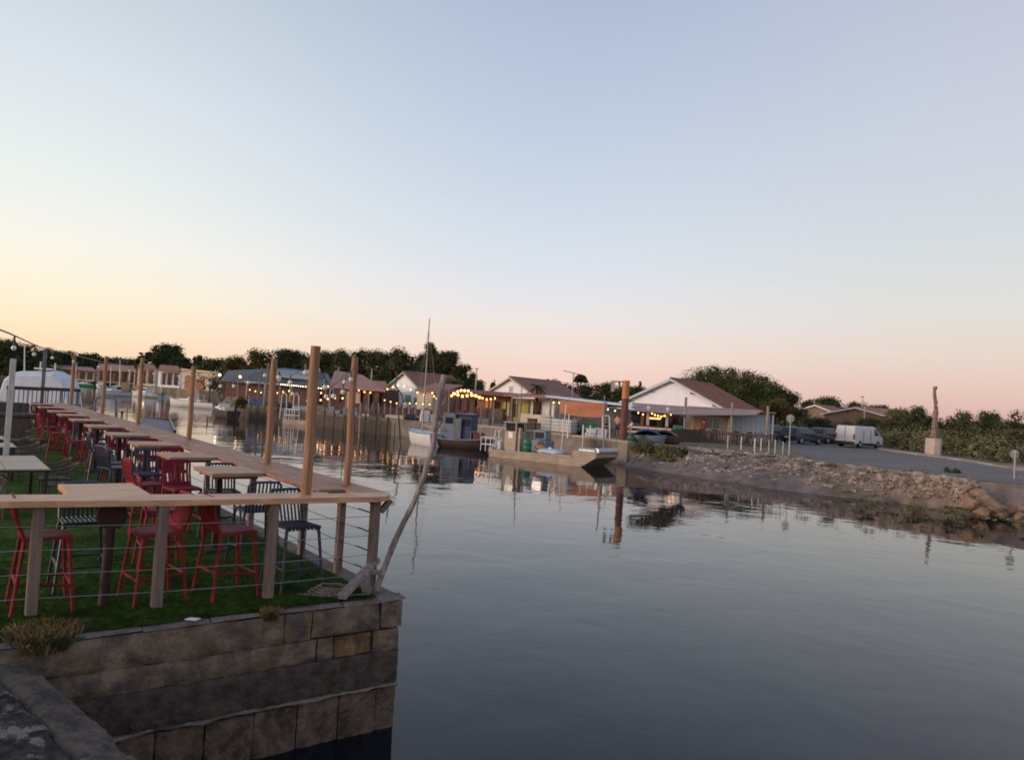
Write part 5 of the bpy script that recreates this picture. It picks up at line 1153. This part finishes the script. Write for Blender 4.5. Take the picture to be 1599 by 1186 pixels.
# ------------------------------------------------------------ vehicles
def wheels(t, xs, w, r=.33):
    for x in xs:
        for sy in (-1, 1):
            mb = MB(); mb.tube([(x, sy*(w/2-.22), r), (x, sy*(w/2+.01), r)], r, 18); o = mb.build('wheel', M['tyre'], t, smooth=True)
            mb = MB(); mb.tube([(x, sy*(w/2+.0), r), (x, sy*(w/2+.03), r)], r*.6, 12); mb.build('rim', M['galv'], o)
def vehicle(kind, px, Y, az, label, paint):
    van = kind == 'van'; t = thing('white_van' if van else 'parked_car', label, 'van' if van else 'car', xz(px, Y, G), R_(90-az))
    if van:
        w = 1.95; P_ = [(-2.5, .32), (-2.52, 1.05), (-2.44, 1.88), (-2.3, 1.97), (1.0, 1.97), (1.3, 1.88), (1.92, 1.22), (2.42, 1.04), (2.55, .72), (2.5, .32)]; zs = 1.1; k = .14
    else:
        w = 1.82; P_ = [(-2.2, .3), (-2.28, .72), (-2.18, .98), (-1.92, 1.44), (-1.7, 1.52), (0, 1.52), (.4, 1.43), (1.02, 1.0), (1.95, .87), (2.2, .68), (2.25, .3)]; zs = .96; k = .34
    ins = lambda z: max(0, z-zs)*k
    mb = MB(); mb.side(P_, -w/2, w/2, ins); mb.build('body', M[paint], t, smooth=False, bevel=.05)
    def sidew(pts, nm='window'):
        for sy in (-1, 1):
            mb = MB(); vs = []
            for off in (.006, -.02):
                vs += [(x, sy*(w/2-ins(z)+off), z) for x, z in pts]
            n_ = len(pts); mb.add(vs, [tuple(range(n_)), tuple(range(n_, 2*n_))[::-1]]+[(i, (i+1) % n_, n_+(i+1) % n_, n_+i) for i in range(n_)]); mb.build(nm, M['glass'], t)
    if van:
        sidew([(1.05, 1.18), (1.72, 1.16), (1.3, 1.74), (1.05, 1.78)])
        mb = MB(); mb.side([(1.34, 1.86), (1.9, 1.26), (1.93, 1.27), (1.37, 1.89)], -.8, .8); mb.build('windscreen', M['glass'], t)
        mb = MB()
        for y in (0,): mb.box(-2.53, y, 1.15, .03, .02, 1.45)
        mb.box(-1.0, -w/2-.0, 1.0, .02, .03, 1.3); mb.box(-1.0, w/2, 1.0, .02, .03, 1.3); mb.box(.25, -w/2, 1.0, .02, .03, 1.3); mb.build('door_gap', M['tyre'], t)
        mb = MB(); mb.box(-2.56, 0, .45, .12, 1.9, .2); mb.build('bumper', M['darkg'], t, bevel=.03)
        mb = MB(); mb.box(-.5, 0, .36, 3.2, w+.02, .16); mb.build('sill_trim', M['darkg'], t)
        wheels(t, (-1.55, 1.6), w)
    else:
        sidew([(-1.75, 1.02), (.72, 1.02), (.3, 1.38), (-1.6, 1.42)])
        mb = MB(); mb.side([(-2.17, 1.04), (-1.97, 1.40), (-1.99, 1.41), (-2.2, 1.05)], -.62, .62); mb.build('rear_window', M['glass'], t)
        mb = MB(); mb.side([(.47, 1.40), (.98, 1.04), (1.0, 1.06), (.5, 1.43)], -.66, .66); mb.build('windscreen', M['glass'], t)
        mb = MB(); mb.box(-2.28, 0, .45, .1, 1.72, .2); mb.build('bumper', M['darkg'], t, bevel=.03); wheels(t, (-1.4, 1.4), w, .34)
        mb = MB()
        for sy in (-.6, .6): mb.tube([(-1.6, sy, 1.55), (0, sy, 1.55)], .02, 5)
        mb.build('roof_rail', M['galv'], t)
    for sy in (-1, 1):
        mb = MB(); mb.box(-2.53 if van else -2.25, sy*(w/2-.1), 1.0 if van else .82, .06, .14, .5 if van else .16); mb.build('tail_lamp', M['lampred'], t)
        mb = MB(); mb.box(2.46 if van else 2.12, sy*(w/2-.22), .82 if van else .74, .1, .28, .16); mb.build('headlamp', M['galv'], t)
    mb = MB(); mb.box(-2.56 if van else -2.31, -.0, .75 if van else .62, .02, .5, .11); mb.build('number_plate', M['white'], t)
vehicle('van', 1341, 71, 53, 'white delivery van parked beyond the road', 'vanw')
vehicle('car', 1292, 77, 54, 'dark grey car parked just left of the white van', 'cargrey')
vehicle('car', 1251, 71, 53, 'dark blue estate car parked behind the round sign', 'carblue')
vehicle('car', 1207, 76, 56, 'dark grey car half hidden at the right end of the picket fence', 'cargrey')

# ------------------------------------------------------------ statue, signs, fence, stands
sp = xz(1457, 63, G); t = thing('carved_statue', 'tall slender carved wooden figure on a pale concrete plinth by the road', 'statue', sp)
zt = at(1458, 684, 63).z-G; zh = at(1462, 603, 63).z-G
mb = MB(); mb.poly([(.62*math.cos(math.pi*k/4+.39), .62*math.sin(math.pi*k/4+.39)) for k in range(8)], -.1, zt); mb.build('plinth', M['plinth'], t, bevel=.02)
mb = MB(); P_, R2 = [], []
for k in range(60):
    f = k/59; z = zt+(zh-zt)*f; r = .27-.15*f+.022*math.sin(f*31)+.015*math.sin(f*67)
    if f > .93: r = .17-.6*abs(f-.965)
    if .62 < f < .68 or .84 < f < .9: r *= .78
    P_.append((.07*math.sin(f*4.4)-.02+.025*math.sin(f*13), .03*math.sin(f*9), z)); R2.append(max(.05, r))
mb.tube(P_, R2, 12); o0 = len(mb.v)
for i in range(o0):
    v = Vector(mb.v[i]); q = noise.noise(v*2.2)*.08; mb.v[i] = (v.x+q, v.y+q*.5, v.z)
mb.build('figure', M['statue'], t, smooth=True)
def sign(px, ysign, Y, label, r=.30):
    b = xz(px, Y, G); h = at(px, ysign, Y).z-G; t = thing('road_sign', label, 'road sign', b); mb = MB(); mb.tube([(0, 0, 0), (0, 0, h+r*.8)], .035, 8); mb.build('pole', M['galv'], t, smooth=True)
    mb = MB(); mb.tube([(0, .045, h), (0, .065, h)], r, 24); mb.build('disc', M['galv'], t); mb = MB(); mb.box(0, .03, h, .5, .02, .04); mb.box(0, .03, h-.15, .4, .02, .03); mb.build('clamp', M['grey'], t)
sign(1232, 653, 52, 'round road sign seen from behind, beside the dark blue car', .27)
sign(1583.5, 709, 37.6, 'round road sign seen from behind at the far right edge', .22)
t = thing('picket_fence', 'low grey weathered paling fence along the top of the bank', 'fence', xz(1130, 58, G)); pts = [xz(1048, 57, G), xz(1095, 59, G), xz(1150, 58.5, G), xz(1212, 58.5, G)]; mb = MB()
for a, b in zip(pts[:-1], pts[1:]):
    n_ = int((b-a).length/.13)
    for k in range(n_):
        p = a.lerp(b, k/n_); hh = 1.0+rnd.uniform(-.07, .07); mb.box(p.x, p.y, G+hh/2, .085, .03, hh, rnd.uniform(-.2, .2))
mb.build('pale', M['boards'], t, world=True); mb = MB()
for a, b in zip(pts[:-1], pts[1:]):
    for z in (.3, .8): mb.beam(a+Vector((0, .04, z)), b+Vector((0, .04, z)), .04, .06)
mb.build('rail', M['boards'], t, world=True)
stp = [(1136, 701, 52), (1157, 703, 51), (1178, 706, 49), (1188, 702, 51), (1200, 709, 47.5), (1210, 705, 49), (1222, 712, 46), (1232, 707, 48)]
bs0 = None
for k, (px, py, Y) in enumerate(stp):
    l = 'slim white post with side hoop on the bank top, %s' % ['leftmost of the row', 'second from the left', 'third from the left', 'fourth from the left, set back', 'fifth from the left', 'sixth from the left, set back', 'seventh, nearest the water', 'rightmost one below the round sign'][k]
    if bs0 is None:
        bs0 = thing('hoop_post', l, 'post', xz(px, Y, G), 0, 'white hoop posts on the bank'); mb = MB(); mb.tube([(0, 0, -.2), (0, 0, .88)], .034, 7); mb.build('post', M['galv'], bs0, smooth=True)
        mb = MB(); mb.tube([(0, 0, .82), (-.15, 0, .86), (-.25, 0, .72), (-.22, 0, .5), (-.05, 0, .42)], .02, 6); mb.build('hoop', M['grey'], bs0, smooth=True)
    else: dup(bs0, xz(px, Y, G), rnd.uniform(-.2, .2), l)
def lamp_pole(px, yt, Y, label, arm=.9, nm='lamp_post', panel_=True):
    b = xz(px, Y, G); h = at(px, yt, Y).z-G; t = thing(nm, label, 'lamp post', b); mb = MB(); mb.tube([(0, 0, 0), (0, 0, h)], .09, 7); mb.build('pole', M['galv'], t, smooth=True)
    mb = MB(); mb.beam((-arm*.6, 0, h+.25), (arm*.5, 0, h-.2), .5, .06) if panel_ else mb.box(0, 0, h, .5, .2, .12); mb.build('lamp_head' if not panel_ else 'solar_panel', M['grey'], t)
lamp_pole(891, 582, 100, 'solar lamp post in front of the small pine behind the canopy', 2.2)
lamp_pole(577, 575, 118, 'grey solar lamp post before the trees left of the green doored cabin', 1.6)
lamp_pole(525, 573, 118, 'thin solar lamp post above the pinkish tiled roof', 1.2)
lamp_pole(740, 575, 110, 'thin dark pole right of the tall tree by the bistro', .2, 'utility_pole', False)
lamp_pole(1344, 619, 125, 'wooden utility pole above the low tiled house', .3, 'utility_pole', False)
lamp_pole(1348, 633, 110, 'short pale lamp post before the low tiled house', .3, 'lamp_post', False)

# ------------------------------------------------------------ people
def person(loc, rz, sit, shirt, label, bend=0):
    sk = [('pel', (0, 0, .95)), ('ches', (0, .04*bend, 1.32)), ('neck', (0, .05*bend, 1.50)), ('head', (0, .03+.06*bend, 1.64)), ('top', (0, .03+.06*bend, 1.74))]
    if sit: hip = .55; dz = -.40
    else: dz = 0
    J = {n: Vector(p)+Vector((0, 0, dz)) for n, p in sk}; E2 = [('pel', 'ches'), ('ches', 'neck'), ('neck', 'head'), ('head', 'top')]; Rr = {'pel': .15, 'ches': .17, 'neck': .06, 'head': .105, 'top': .07}
    for s_, sx in (('l', -1), ('r', 1)):
        J['sh'+s_] = Vector((sx*.19, 0, 1.42+dz)); J['el'+s_] = Vector((sx*.27, .08, 1.15+dz)); J['wr'+s_] = Vector((sx*.2, .3, 1.08+dz)); J['ha'+s_] = Vector((sx*.17, .40, 1.09+dz))
        E2 += [('ches', 'sh'+s_), ('sh'+s_, 'el'+s_), ('el'+s_, 'wr'+s_), ('wr'+s_, 'ha'+s_)]; Rr.update({'sh'+s_: .07, 'el'+s_: .05, 'wr'+s_: .035, 'ha'+s_: .03})
        if sit: J['hi'+s_] = Vector((sx*.1, 0, .52)); J['kn'+s_] = Vector((sx*.12, .44, .52)); J['an'+s_] = Vector((sx*.12, .42, .09)); J['fo'+s_] = Vector((sx*.13, .58, .05))
        else: J['hi'+s_] = Vector((sx*.1, 0, .86)); J['kn'+s_] = Vector((sx*.11, .03, .48)); J['an'+s_] = Vector((sx*.12, 0, .09)); J['fo'+s_] = Vector((sx*.13, .15, .05))
        E2 += [('pel', 'hi'+s_), ('hi'+s_, 'kn'+s_), ('kn'+s_, 'an'+s_), ('an'+s_, 'fo'+s_)]; Rr.update({'hi'+s_: .10, 'kn'+s_: .065, 'an'+s_: .045, 'fo'+s_: .04})
    names = list(J); m = bpy.data.meshes.new('person'); m.from_pydata([tuple(J[n]) for n in names], [(names.index(a), names.index(b)) for a, b in E2], []); tmp = bpy.data.objects.new('tmp', m); COL.objects.link(tmp)
    sm = tmp.modifiers.new('s', 'SKIN'); sub = tmp.modifiers.new('u', 'SUBSURF'); sub.levels = 2; sub.render_levels = 2
    m.skin_vertices[0]
    for i, n in enumerate(names): m.skin_vertices[0].data[i].radius = (Rr[n], Rr[n]*.85)
    m.skin_vertices[0].data[0].use_root = True
    dg = bpy.context.evaluated_depsgraph_get(); dg.update(); me = bpy.data.meshes.new_from_object(tmp.evaluated_get(dg)); bpy.data.objects.remove(tmp)
    o = bpy.data.objects.new('person', me); COL.objects.link(o); o.location = loc; o.rotation_euler = (0, 0, rz); me.materials.clear()
    for q in ('skin', shirt, 'jeans'): me.materials.append(M[q])
    for p in me.polygons:
        z = p.center.z-dz; p.use_smooth = True
        p.material_index = 0 if z > 1.5 or (abs(p.center.x) > .15 and p.center.y > .2 and z > 1.0) else (1 if z > .98 else 2)
    hm = MB(); hm.ball((0, .0+.06*bend, 1.70+dz), .115, 8, (.95, 1.05, .85)); hm.build('hair', M['hair'], o, smooth=True)
    return tag(o, label, 'person')
person(xz(963, 61, G+.0), 2.6, False, 'shirt1', 'person in a pink top standing left of the rusty mooring pile', .6)
person(xz(986, 63.5, G+.0), 2.2, True, 'shirt2', 'person in white seated right of the rusty mooring pile', .6)
person(xz(1098, 62, G), 3.0, False, 'shirt3', 'person in dark red standing below the beige wall window')
person(xz(745, 79, G), 2.8, False, 'shirt3', 'person in dark red standing under the glowing lamps')
person(xz(632, 78, G), 3.6, False, 'shirt2', 'person in white leaning forward beside the crooked stake', 1.6)
person(xz(897, 66.2, G), 3.0, True, 'shirt1', 'person in pink seated under the orange curtain')

# ------------------------------------------------------------ trees
def foliage(t, blobs, n, size, m, seed, name='crown'):
    rs = np.random.RandomState(seed); w = np.array([b[3]*b[4]*b[5] for b in blobs])**.67; w /= w.sum(); idx = rs.choice(len(blobs), n, p=w); B = np.array(blobs)[idx]
    d = rs.randn(n, 3); d /= np.linalg.norm(d, axis=1)[:, None]; r = .62+.42*rs.rand(n)**.7; core = rs.rand(n) < .3; r[core] *= .6; c = B[:, :3]+d*B[:, 3:6]*r[:, None]
    a = rs.randn(n, 3); a /= np.linalg.norm(a, axis=1)[:, None]; b_ = np.cross(a, rs.randn(n, 3)); b_ /= np.linalg.norm(b_, axis=1)[:, None]
    s = size*(.5+rs.rand(n))[:, None]; s[core] *= 2.1; V = np.stack([c-a*s, c+b_*s*.55, c+a*s, c-b_*s*.55], 1); V[:, :, 2] = np.maximum(V[:, :, 2], -.1)
    return quick(name, V.reshape(-1, 3), np.arange(n*4).reshape(-1, 4), m, t)
TREES = 0
def tree(px, yt, Y, wpx, kind, label, shape='round', clear=.12, name='tree', base=None, cat='tree', dens=1.0, group=None):
    global TREES; TREES += 1; sd = TREES*13+5; rr = random.Random(sd)
    p = xz(px, Y, G); h = at(px, yt, Y).z-G; wpx *= (1.45 if shape == 'round' and 100 < Y else 1.0); w = wpx*Y/FPX; t = thing(name, label, cat, p, 0, group); b = []
    z0 = h*clear
    if shape == 'round':
        for k in range(int(16+w*h*.16)):
            a = rr.random()*6.28; q = math.sqrt(rr.random()); f = rr.random(); zz = z0+(h-z0)*(.08+.80*f); rad = w/2*(1-.8*max(0, f-.45)**1.2)*q*.95
            s = rr.uniform(.14, .25)*min(w, h)+.15; b.append((rad*math.cos(a), rad*math.sin(a)*.8, min(zz, h-s*.75), s*1.25, s*1.25, s*.85))
        b.append((0, 0, h-.18*h, .2*w, .2*w, .16*h)); b.append((0, 0, z0+(h-z0)*.45, .37*w, .32*w, (h-z0)*.40))
    elif shape == 'umbrella':
        for k in range(70):
            a = rr.random()*6.28; q = math.sqrt(rr.random()); rad = w/2*.86*q; zz = z0+(h-z0)*(.12+.72*(1-q**2.6)*rr.uniform(.25, 1)); s = rr.uniform(.10, .15)*w; b.append((rad*math.cos(a), rad*math.sin(a), zz, s*1.1, s*1.1, min(s*.75, (h-z0)*.2)))
        b.append((0, 0, z0+(h-z0)*.46, .44*w, .44*w, (h-z0)*.42)); b.append((0, 0, z0+(h-z0)*.46, .40*w, .40*w, (h-z0)*.44))
    elif shape == 'loose':
        for k in range(90):
            a = rr.random()*6.28; f = rr.random(); rad = w/2*math.sqrt(rr.random())*(1-.5*f)*(.75+.25*math.sin(a*3+px)); s = rr.uniform(.03, .10)*w; b.append((rad*math.cos(a), rad*math.sin(a), z0+(h-z0)*f*.95, s*1.5, s*1.5, s*.7))
    elif shape == 'cone':
        for k in range(14): f = k/13; s = w*.38*(1-f)+.2; b.append((rr.uniform(-.1, .1)*w, 0, z0+(h-z0)*f*.95, s, s, s*1.1))
    zt_ = max(q[2]+q[5]*.95 for q in b); xr_ = max(abs(q[0])+q[3]*.9 for q in b); kz, kx = h/zt_, (w/2)/xr_
    if shape in ('round', 'umbrella'): b = [(q[0]*kx, q[1]*kx, q[2]*kz, q[3]*kx, q[4]*kx, q[5]*kz) for q in b]
    mb = MB(); tr = max(.08, h*.022); hb = max(h*.75, .5); top = (rr.uniform(-.03, .03)*w, 0, hb)
    mb.tube([(0, 0, -.2), (top[0]*.5, 0, hb*.5), top], [tr*1.3, tr, tr*.45], 7)
    for k in range(min(7, len(b))):
        q = b[k]; f = .35+.07*k; mb.tube([(top[0]*f, 0, hb*f), ((top[0]*f+q[0])/2, q[1]/2, (hb*f+q[2])/2+.1), (q[0], q[1], q[2])], [tr*.6, tr*.4, tr*.18], 5)
    mb.build('trunk', M['rustbark'], t, smooth=True)
    hp = h*FPX/Y; size = max(1.0*Y/FPX, .06); n = int(min(24000, max(400, wpx*hp*2.3*dens)))
    foliage(t, b, n, size, LF[kind], sd)
    return t
LT = [(4, 527, 295, 46, 'mid', 'dark rounded tree at the far left edge under the cord'), (34, 534, 305, 42, 'dark', 'dark tree behind the thin pale mast'), (66, 541, 300, 44, 'mid', 'rounded tree behind the grey square post'), (100, 546, 320, 46, 'dark', 'dark tree over the long cream house'),
      (132, 549, 325, 44, 'mid', 'mid green tree right of the farthest brown pole'), (165, 555, 330, 46, 'dark', 'low dark tree behind the long low house'), (196, 557, 325, 34, 'mid', 'small tree left of the tall twin topped one')]
for px, yt, Y, w, k, l in LT: tree(px, yt, Y, w, k, l, group='trees on the left skyline')
tree(224, 549, 318, 40, 'dark', 'spreading sparse tree left of the twin topped tree', 'loose', .35)
tree(250, 534, 310, 34, 'dark', 'tall left half of the twin topped tree group'); tree(268, 535, 312, 34, 'dark', 'tall right half of the twin topped tree group'); tree(285, 556, 308, 44, 'dark', 'low dark tree right of the twin topped group')
tree(306, 553, 305, 14, 'dark', 'slim dark tree behind the third table pole'); tree(330, 557, 300, 50, 'mid', 'broad low tree above the beige building')
tree(362, 553, 160, 44, 'olive', 'olive toned tree left of the taller olive tree', group='olive toned trees behind the restaurant'); tree(394, 543, 158, 50, 'olive', 'taller olive toned tree behind the restaurant roof', group='olive toned trees behind the restaurant'); tree(422, 556, 160, 40, 'olive', 'low olive toned tree beside the counter pole', group='olive toned trees behind the restaurant')
tree(438, 543, 165, 36, 'dark', 'dark tree left of the thick pole top'); tree(462, 545, 160, 44, 'dark', 'dark tree right behind the thick round pole')
for k, (px, yt, w, kd) in enumerate(((500, 545, 50, 'mid'), (530, 543, 54, 'mid'), (566, 542, 50, 'dark'), (595, 545, 46, 'mid'), (625, 540, 44, 'dark'), (608, 556, 60, 'mid'), (650, 552, 34, 'dark'))):
    tree(px, yt, 150-k, w, kd, 'tree in the thick green row behind the cabins, %s' % ['between the thick and reddish poles', 'just left of the reddish pole', 'just right of the reddish pole', 'left of the green doored cabin', 'highest one over the cabin roof', 'low one right above the cabin gable', 'right of the cabin ridge'][k], group='thick green row of trees behind the cabins')
tree(578, 590, 125, 26, 'shrub', 'small grey green bush behind the solar lamp post', name='bush', cat='bush')
tree(669, 533, 128, 30, 'dark', 'tall loose pine crossing behind the mast', 'round', .35, 'pine_tree'); tree(692, 545, 125, 46, 'dark', 'dark irregular pine right of the mast', 'round', .05, 'pine_tree', dens=1.5); tree(672, 566, 126, 60, 'dark', 'dark thicket of pines behind the driftwood top', name='pine_tree')
tree(716, 564, 122, 24, 'dark', 'small dark pine right of the irregular pine', 'round', .1, 'pine_tree'); tree(733, 579, 120, 20, 'dark', 'leaning dark tree left of the thin dark pole', 'round', .1); tree(705, 590, 115, 40, 'mid', 'rounded green bush behind the bistro lamps', name='bush', cat='bush'); tree(748, 592, 118, 30, 'mid', 'green bush beside the thin dark pole', name='bush', cat='bush')
tree(769, 592, 130, 14, 'dark', 'little round tree left of the white gable ridge')
tree(903, 584, 118, 24, 'pine', 'small flat topped umbrella pine with bare trunk behind the canopy', 'umbrella', .82, 'umbrella_pine', dens=2.2)
for k, (px, yt, w, kd) in enumerate(((862, 591, 30, 'dark'), (884, 597, 34, 'mid'), (912, 598, 36, 'mid'), (940, 595, 38, 'mid'), (965, 598, 36, 'dark'), (1008, 604, 36, 'dark'), (990, 600, 30, 'mid'))):
    tree(px, yt, 135-k, w, kd, 'green tree behind the long canopy, %s' % ['beside the faded tile roof', 'left of the umbrella pine trunk', 'right of the umbrella pine trunk', 'above the orange curtain', 'left of the orange pile top', 'right of the orange pile against the gable', 'right behind the orange pile top'][k], group='trees behind the long canopy')
tree(996, 594, 128, 8, 'dark', 'tiny pointed conifer right of the orange pile top', 'cone', .2)
# palm in front of the gable
pb = xz(836, 82, G); t = thing('palm_tree', 'small palm against the faded tile roof above the canopy', 'palm', pb); hp_ = at(836, 604, 82).z-G; mb = MB(); mb.tube([(0, 0, 0), (0, 0, hp_)], .14, 8); mb.build('trunk', M['rustbark'], t, smooth=True); mb = MB()
for k in range(26):
    a = k*2.4; e2 = rnd.uniform(-.2, 1.1); Lf = 1.15; pts = [(0, 0, hp_)]; P3 = []
    for j in range(6): f = j/5; rr_ = Lf*f*math.cos(e2*(1-f*.3)); P3.append(Vector((rr_*math.cos(a), rr_*math.sin(a), hp_+Lf*f*math.sin(e2)-.7*f*f)))
    sd_ = Vector((-math.sin(a), math.cos(a), 0)); vs = []
    for j, q in enumerate(P3): ww = .14*math.sin(math.pi*(j+.6)/6.2); vs += [q-sd_*ww-Vector((0, 0, .05)), q, q+sd_*ww-Vector((0, 0, .05))]
    mb.add(vs, [(j*3+i, j*3+i+1, (j+1)*3+i+1, (j+1)*3+i) for j in range(5) for i in range(2)])
mb.build('fronds', LF['dark'], t)
# the great domed pine and its neighbours
tree(1100, 568, 112, 122, 'pine', 'great domed umbrella pine, left crown above the red roof', 'umbrella', .30, 'umbrella_pine', dens=2.0)
tree(1138, 571, 110, 104, 'pine', 'great domed umbrella pine, middle crown over the end of the red roof', 'umbrella', .25, 'umbrella_pine', dens=2.0)
tree(1168, 575, 108, 138, 'pine', 'great domed umbrella pine, right crown behind the red roof', 'umbrella', .2, 'umbrella_pine', dens=2.0)
tree(1217, 600, 105, 66, 'pine', 'lower right shoulder pine beside the great domed pine', 'round', .05, 'umbrella_pine', dens=1.2)
tree(1205, 620, 88, 64, 'olive', 'small olive green tree in front of the domed pine by the cars', 'round', .25)
RS = [(1242, 634, 90, 50, 'shrub', 'leafy shrub left of the pale roofed house'), (1292, 618, 140, 52, 'pine', 'round dark tree above the pale roofed house'), (1262, 622, 150, 26, 'dark', 'small dark treetop right of the domed pine'), (1338, 626, 150, 34, 'dark', 'dark treetop by the utility pole'), (1370, 630, 140, 40, 'mid', 'green tree right of the utility pole'),
      (1275, 650, 82, 60, 'mid', 'shrub mass behind the dark blue car'), (1318, 655, 80, 60, 'shrub', 'shrub mass behind the white van'), (1362, 652, 84, 60, 'mid', 'shrub behind the front of the white van'), (1398, 634, 100, 60, 'shrub', 'tall shrub beyond the van with pale leaves'), (1385, 652, 92, 46, 'pink', 'pinkish flowering shrub right of the low tiled house'), (1430, 632, 90, 56, 'mid', 'tall green shrub just left of the statue'), (1415, 672, 74, 60, 'shrub', 'low shrub between the van and the statue'),
      (1495, 637, 84, 50, 'shrub', 'shrub with thin top just right of the statue'), (1478, 668, 76, 64, 'mid', 'dark low shrub right of the plinth'), (1540, 640, 80, 66, 'mid', 'broad bushy tree between the statue and the right sign'), (1530, 672, 70, 70, 'dark', 'dark low shrub left of the right sign'), (1585, 638, 72, 70, 'mid', 'tall bushy tree at the right edge'), (1575, 668, 66, 70, 'shrub', 'pale shrub behind the right road sign'), (1640, 640, 70, 90, 'mid', 'bushy tree beyond the right edge'),
      (1450, 650, 84, 60, 'mid', 'green shrub directly behind the statue'), (1510, 690, 66, 60, 'shrub', 'low verge shrub right of the plinth'), (1560, 700, 58, 60, 'shrub', 'low verge shrub below the right hand trees')]
for px, yt, Y, w, k, l in RS: tree(px, yt, Y, w, k, l, 'round', .0 if Y < 95 else .1, 'shrub' if Y < 95 else 'tree', cat='shrub' if Y < 95 else 'tree', group='shrubs beyond the road' if Y < 95 else None)
for px, py, w, h, k, l in ((1018, 716, 70, 34, 'shrub', 'green weeds overhanging the quay end right of the barge bow'), (1063, 712, 26, 18, 'mid', 'round green bush at the start of the stone bank'), (1041, 714, 40, 22, 'shrub', 'low bush below the covered dinghies'), (1487, 741, 24, 13, 'mid', 'small dark green bush at the road edge above the stones'), (1000, 705, 30, 14, 'olive', 'dry grass patch on the quay corner'), (447, 614, 20, 14, 'mid', 'small green bush on the timber quay edge'), (333, 610, 34, 30, 'mid', 'leafy bush above the open motorboat'), (268, 602, 40, 34, 'mid', 'bush on the bank behind the cruiser'), (376, 636, 20, 22, 'olive', 'overgrown bush on the timber quay')):
    q = onz(px, py, G-.1); Y = q.y; sx = w*Y/FPX; hz = h*Y/FPX; rr = random.Random(px); t = thing('bush', l, 'bush', q)
    b = [(rr.uniform(-.4, .4)*sx, rr.uniform(-.2, .2)*sx, hz*rr.uniform(.1, .55), sx*.2, sx*.2, hz*.4) for _ in range(9)]
    mb = MB()
    for k2 in range(4): mb.tube([(0, 0, -.1), b[k2][:3]], [.03, .01], 5)
    mb.build('stem', M['rustbark'], t); foliage(t, b, int(w*h*1.6+150), 1.1*Y/FPX, LF[k], px, 'foliage')
bw_ = []; rr = random.Random(77)
for (x0, x1, ya, yb, n_) in ((1340, 1520, 786, 800, 34), (1075, 1240, 700, 716, 30), (1250, 1500, 722, 746, 26), (1480, 1600, 804, 818, 12), (1200, 1400, 745, 775, 16)):
    for k in range(n_):
        x = rr.uniform(x0, x1); f = (x-x0)/(x1-x0); y = ya+(yb-ya)*f+rr.uniform(-7, 6); zz = G if y < 730+(x-1250)*.07 and x1 != 1520 else .25
        p = onz(x, y, zz); sz = rr.uniform(.08, .24); bw_.append((p.x, p.y, p.z+.0, sz*2.2, sz*1.6, sz*.38))
stuff(foliage(None, bw_, 5200, .035, LF['shrub'], 31, 'bank_weeds'), 'low olive weeds and algae growing over the mud and stones of the right bank', 'weeds')
# undergrowth masses
def undergrowth(strips, m, label, seed, hmax, name='undergrowth'):
    b = []; rr = random.Random(seed)
    for (p0, p1, n_) in strips:
        for k in range(n_):
            p = p0.lerp(p1, rr.random()); s = rr.uniform(.5, 1)*hmax; b.append((p.x+rr.uniform(-2, 2), p.y+rr.uniform(-1.5, 3), G+s*.4, s*1.3, s*1.3, s*.7))
    Ym = sum(q[1] for q in b)/len(b); o = foliage(None, b, 14000, 1.4*Ym/FPX, m, seed, name); stuff(o, label, 'undergrowth')
undergrowth([(xz(1225, 84, G), xz(1375, 80, G), 44), (xz(1375, 80, G), xz(1450, 72, G), 30), (xz(1450, 70, G), xz(1620, 58, G), 60)], LF['shrub'], 'mixed green undergrowth filling the ground beyond the road', 5, 2.4)
undergrowth([(xz(-30, 320, G), xz(300, 300, G), 130)], LF['dark'], 'dark undergrowth below the left skyline trees', 6, 8.5)
undergrowth([(xz(300, 262, G), xz(400, 175, G), 40), (xz(370, 170, G), xz(520, 150, G), 60)], LF['dark'], 'dark thicket behind the restaurant roof', 16, 6.0)
undergrowth([(xz(450, 145, G), xz(720, 125, G), 60), (xz(850, 130, G), xz(1060, 125, G), 50)], LF['mid'], 'dark green thicket behind the cabins', 7, 4.2)
undergrowth([(xz(1060, 112, G), xz(1240, 104, G), 50)], LF['pine'], 'shaded thicket under the domed pine', 8, 3.2)
undergrowth([(xz(1240, 170, G), xz(1640, 130, G), 60)], LF['mid'], 'far tree belt on the right skyline', 9, 4.0)
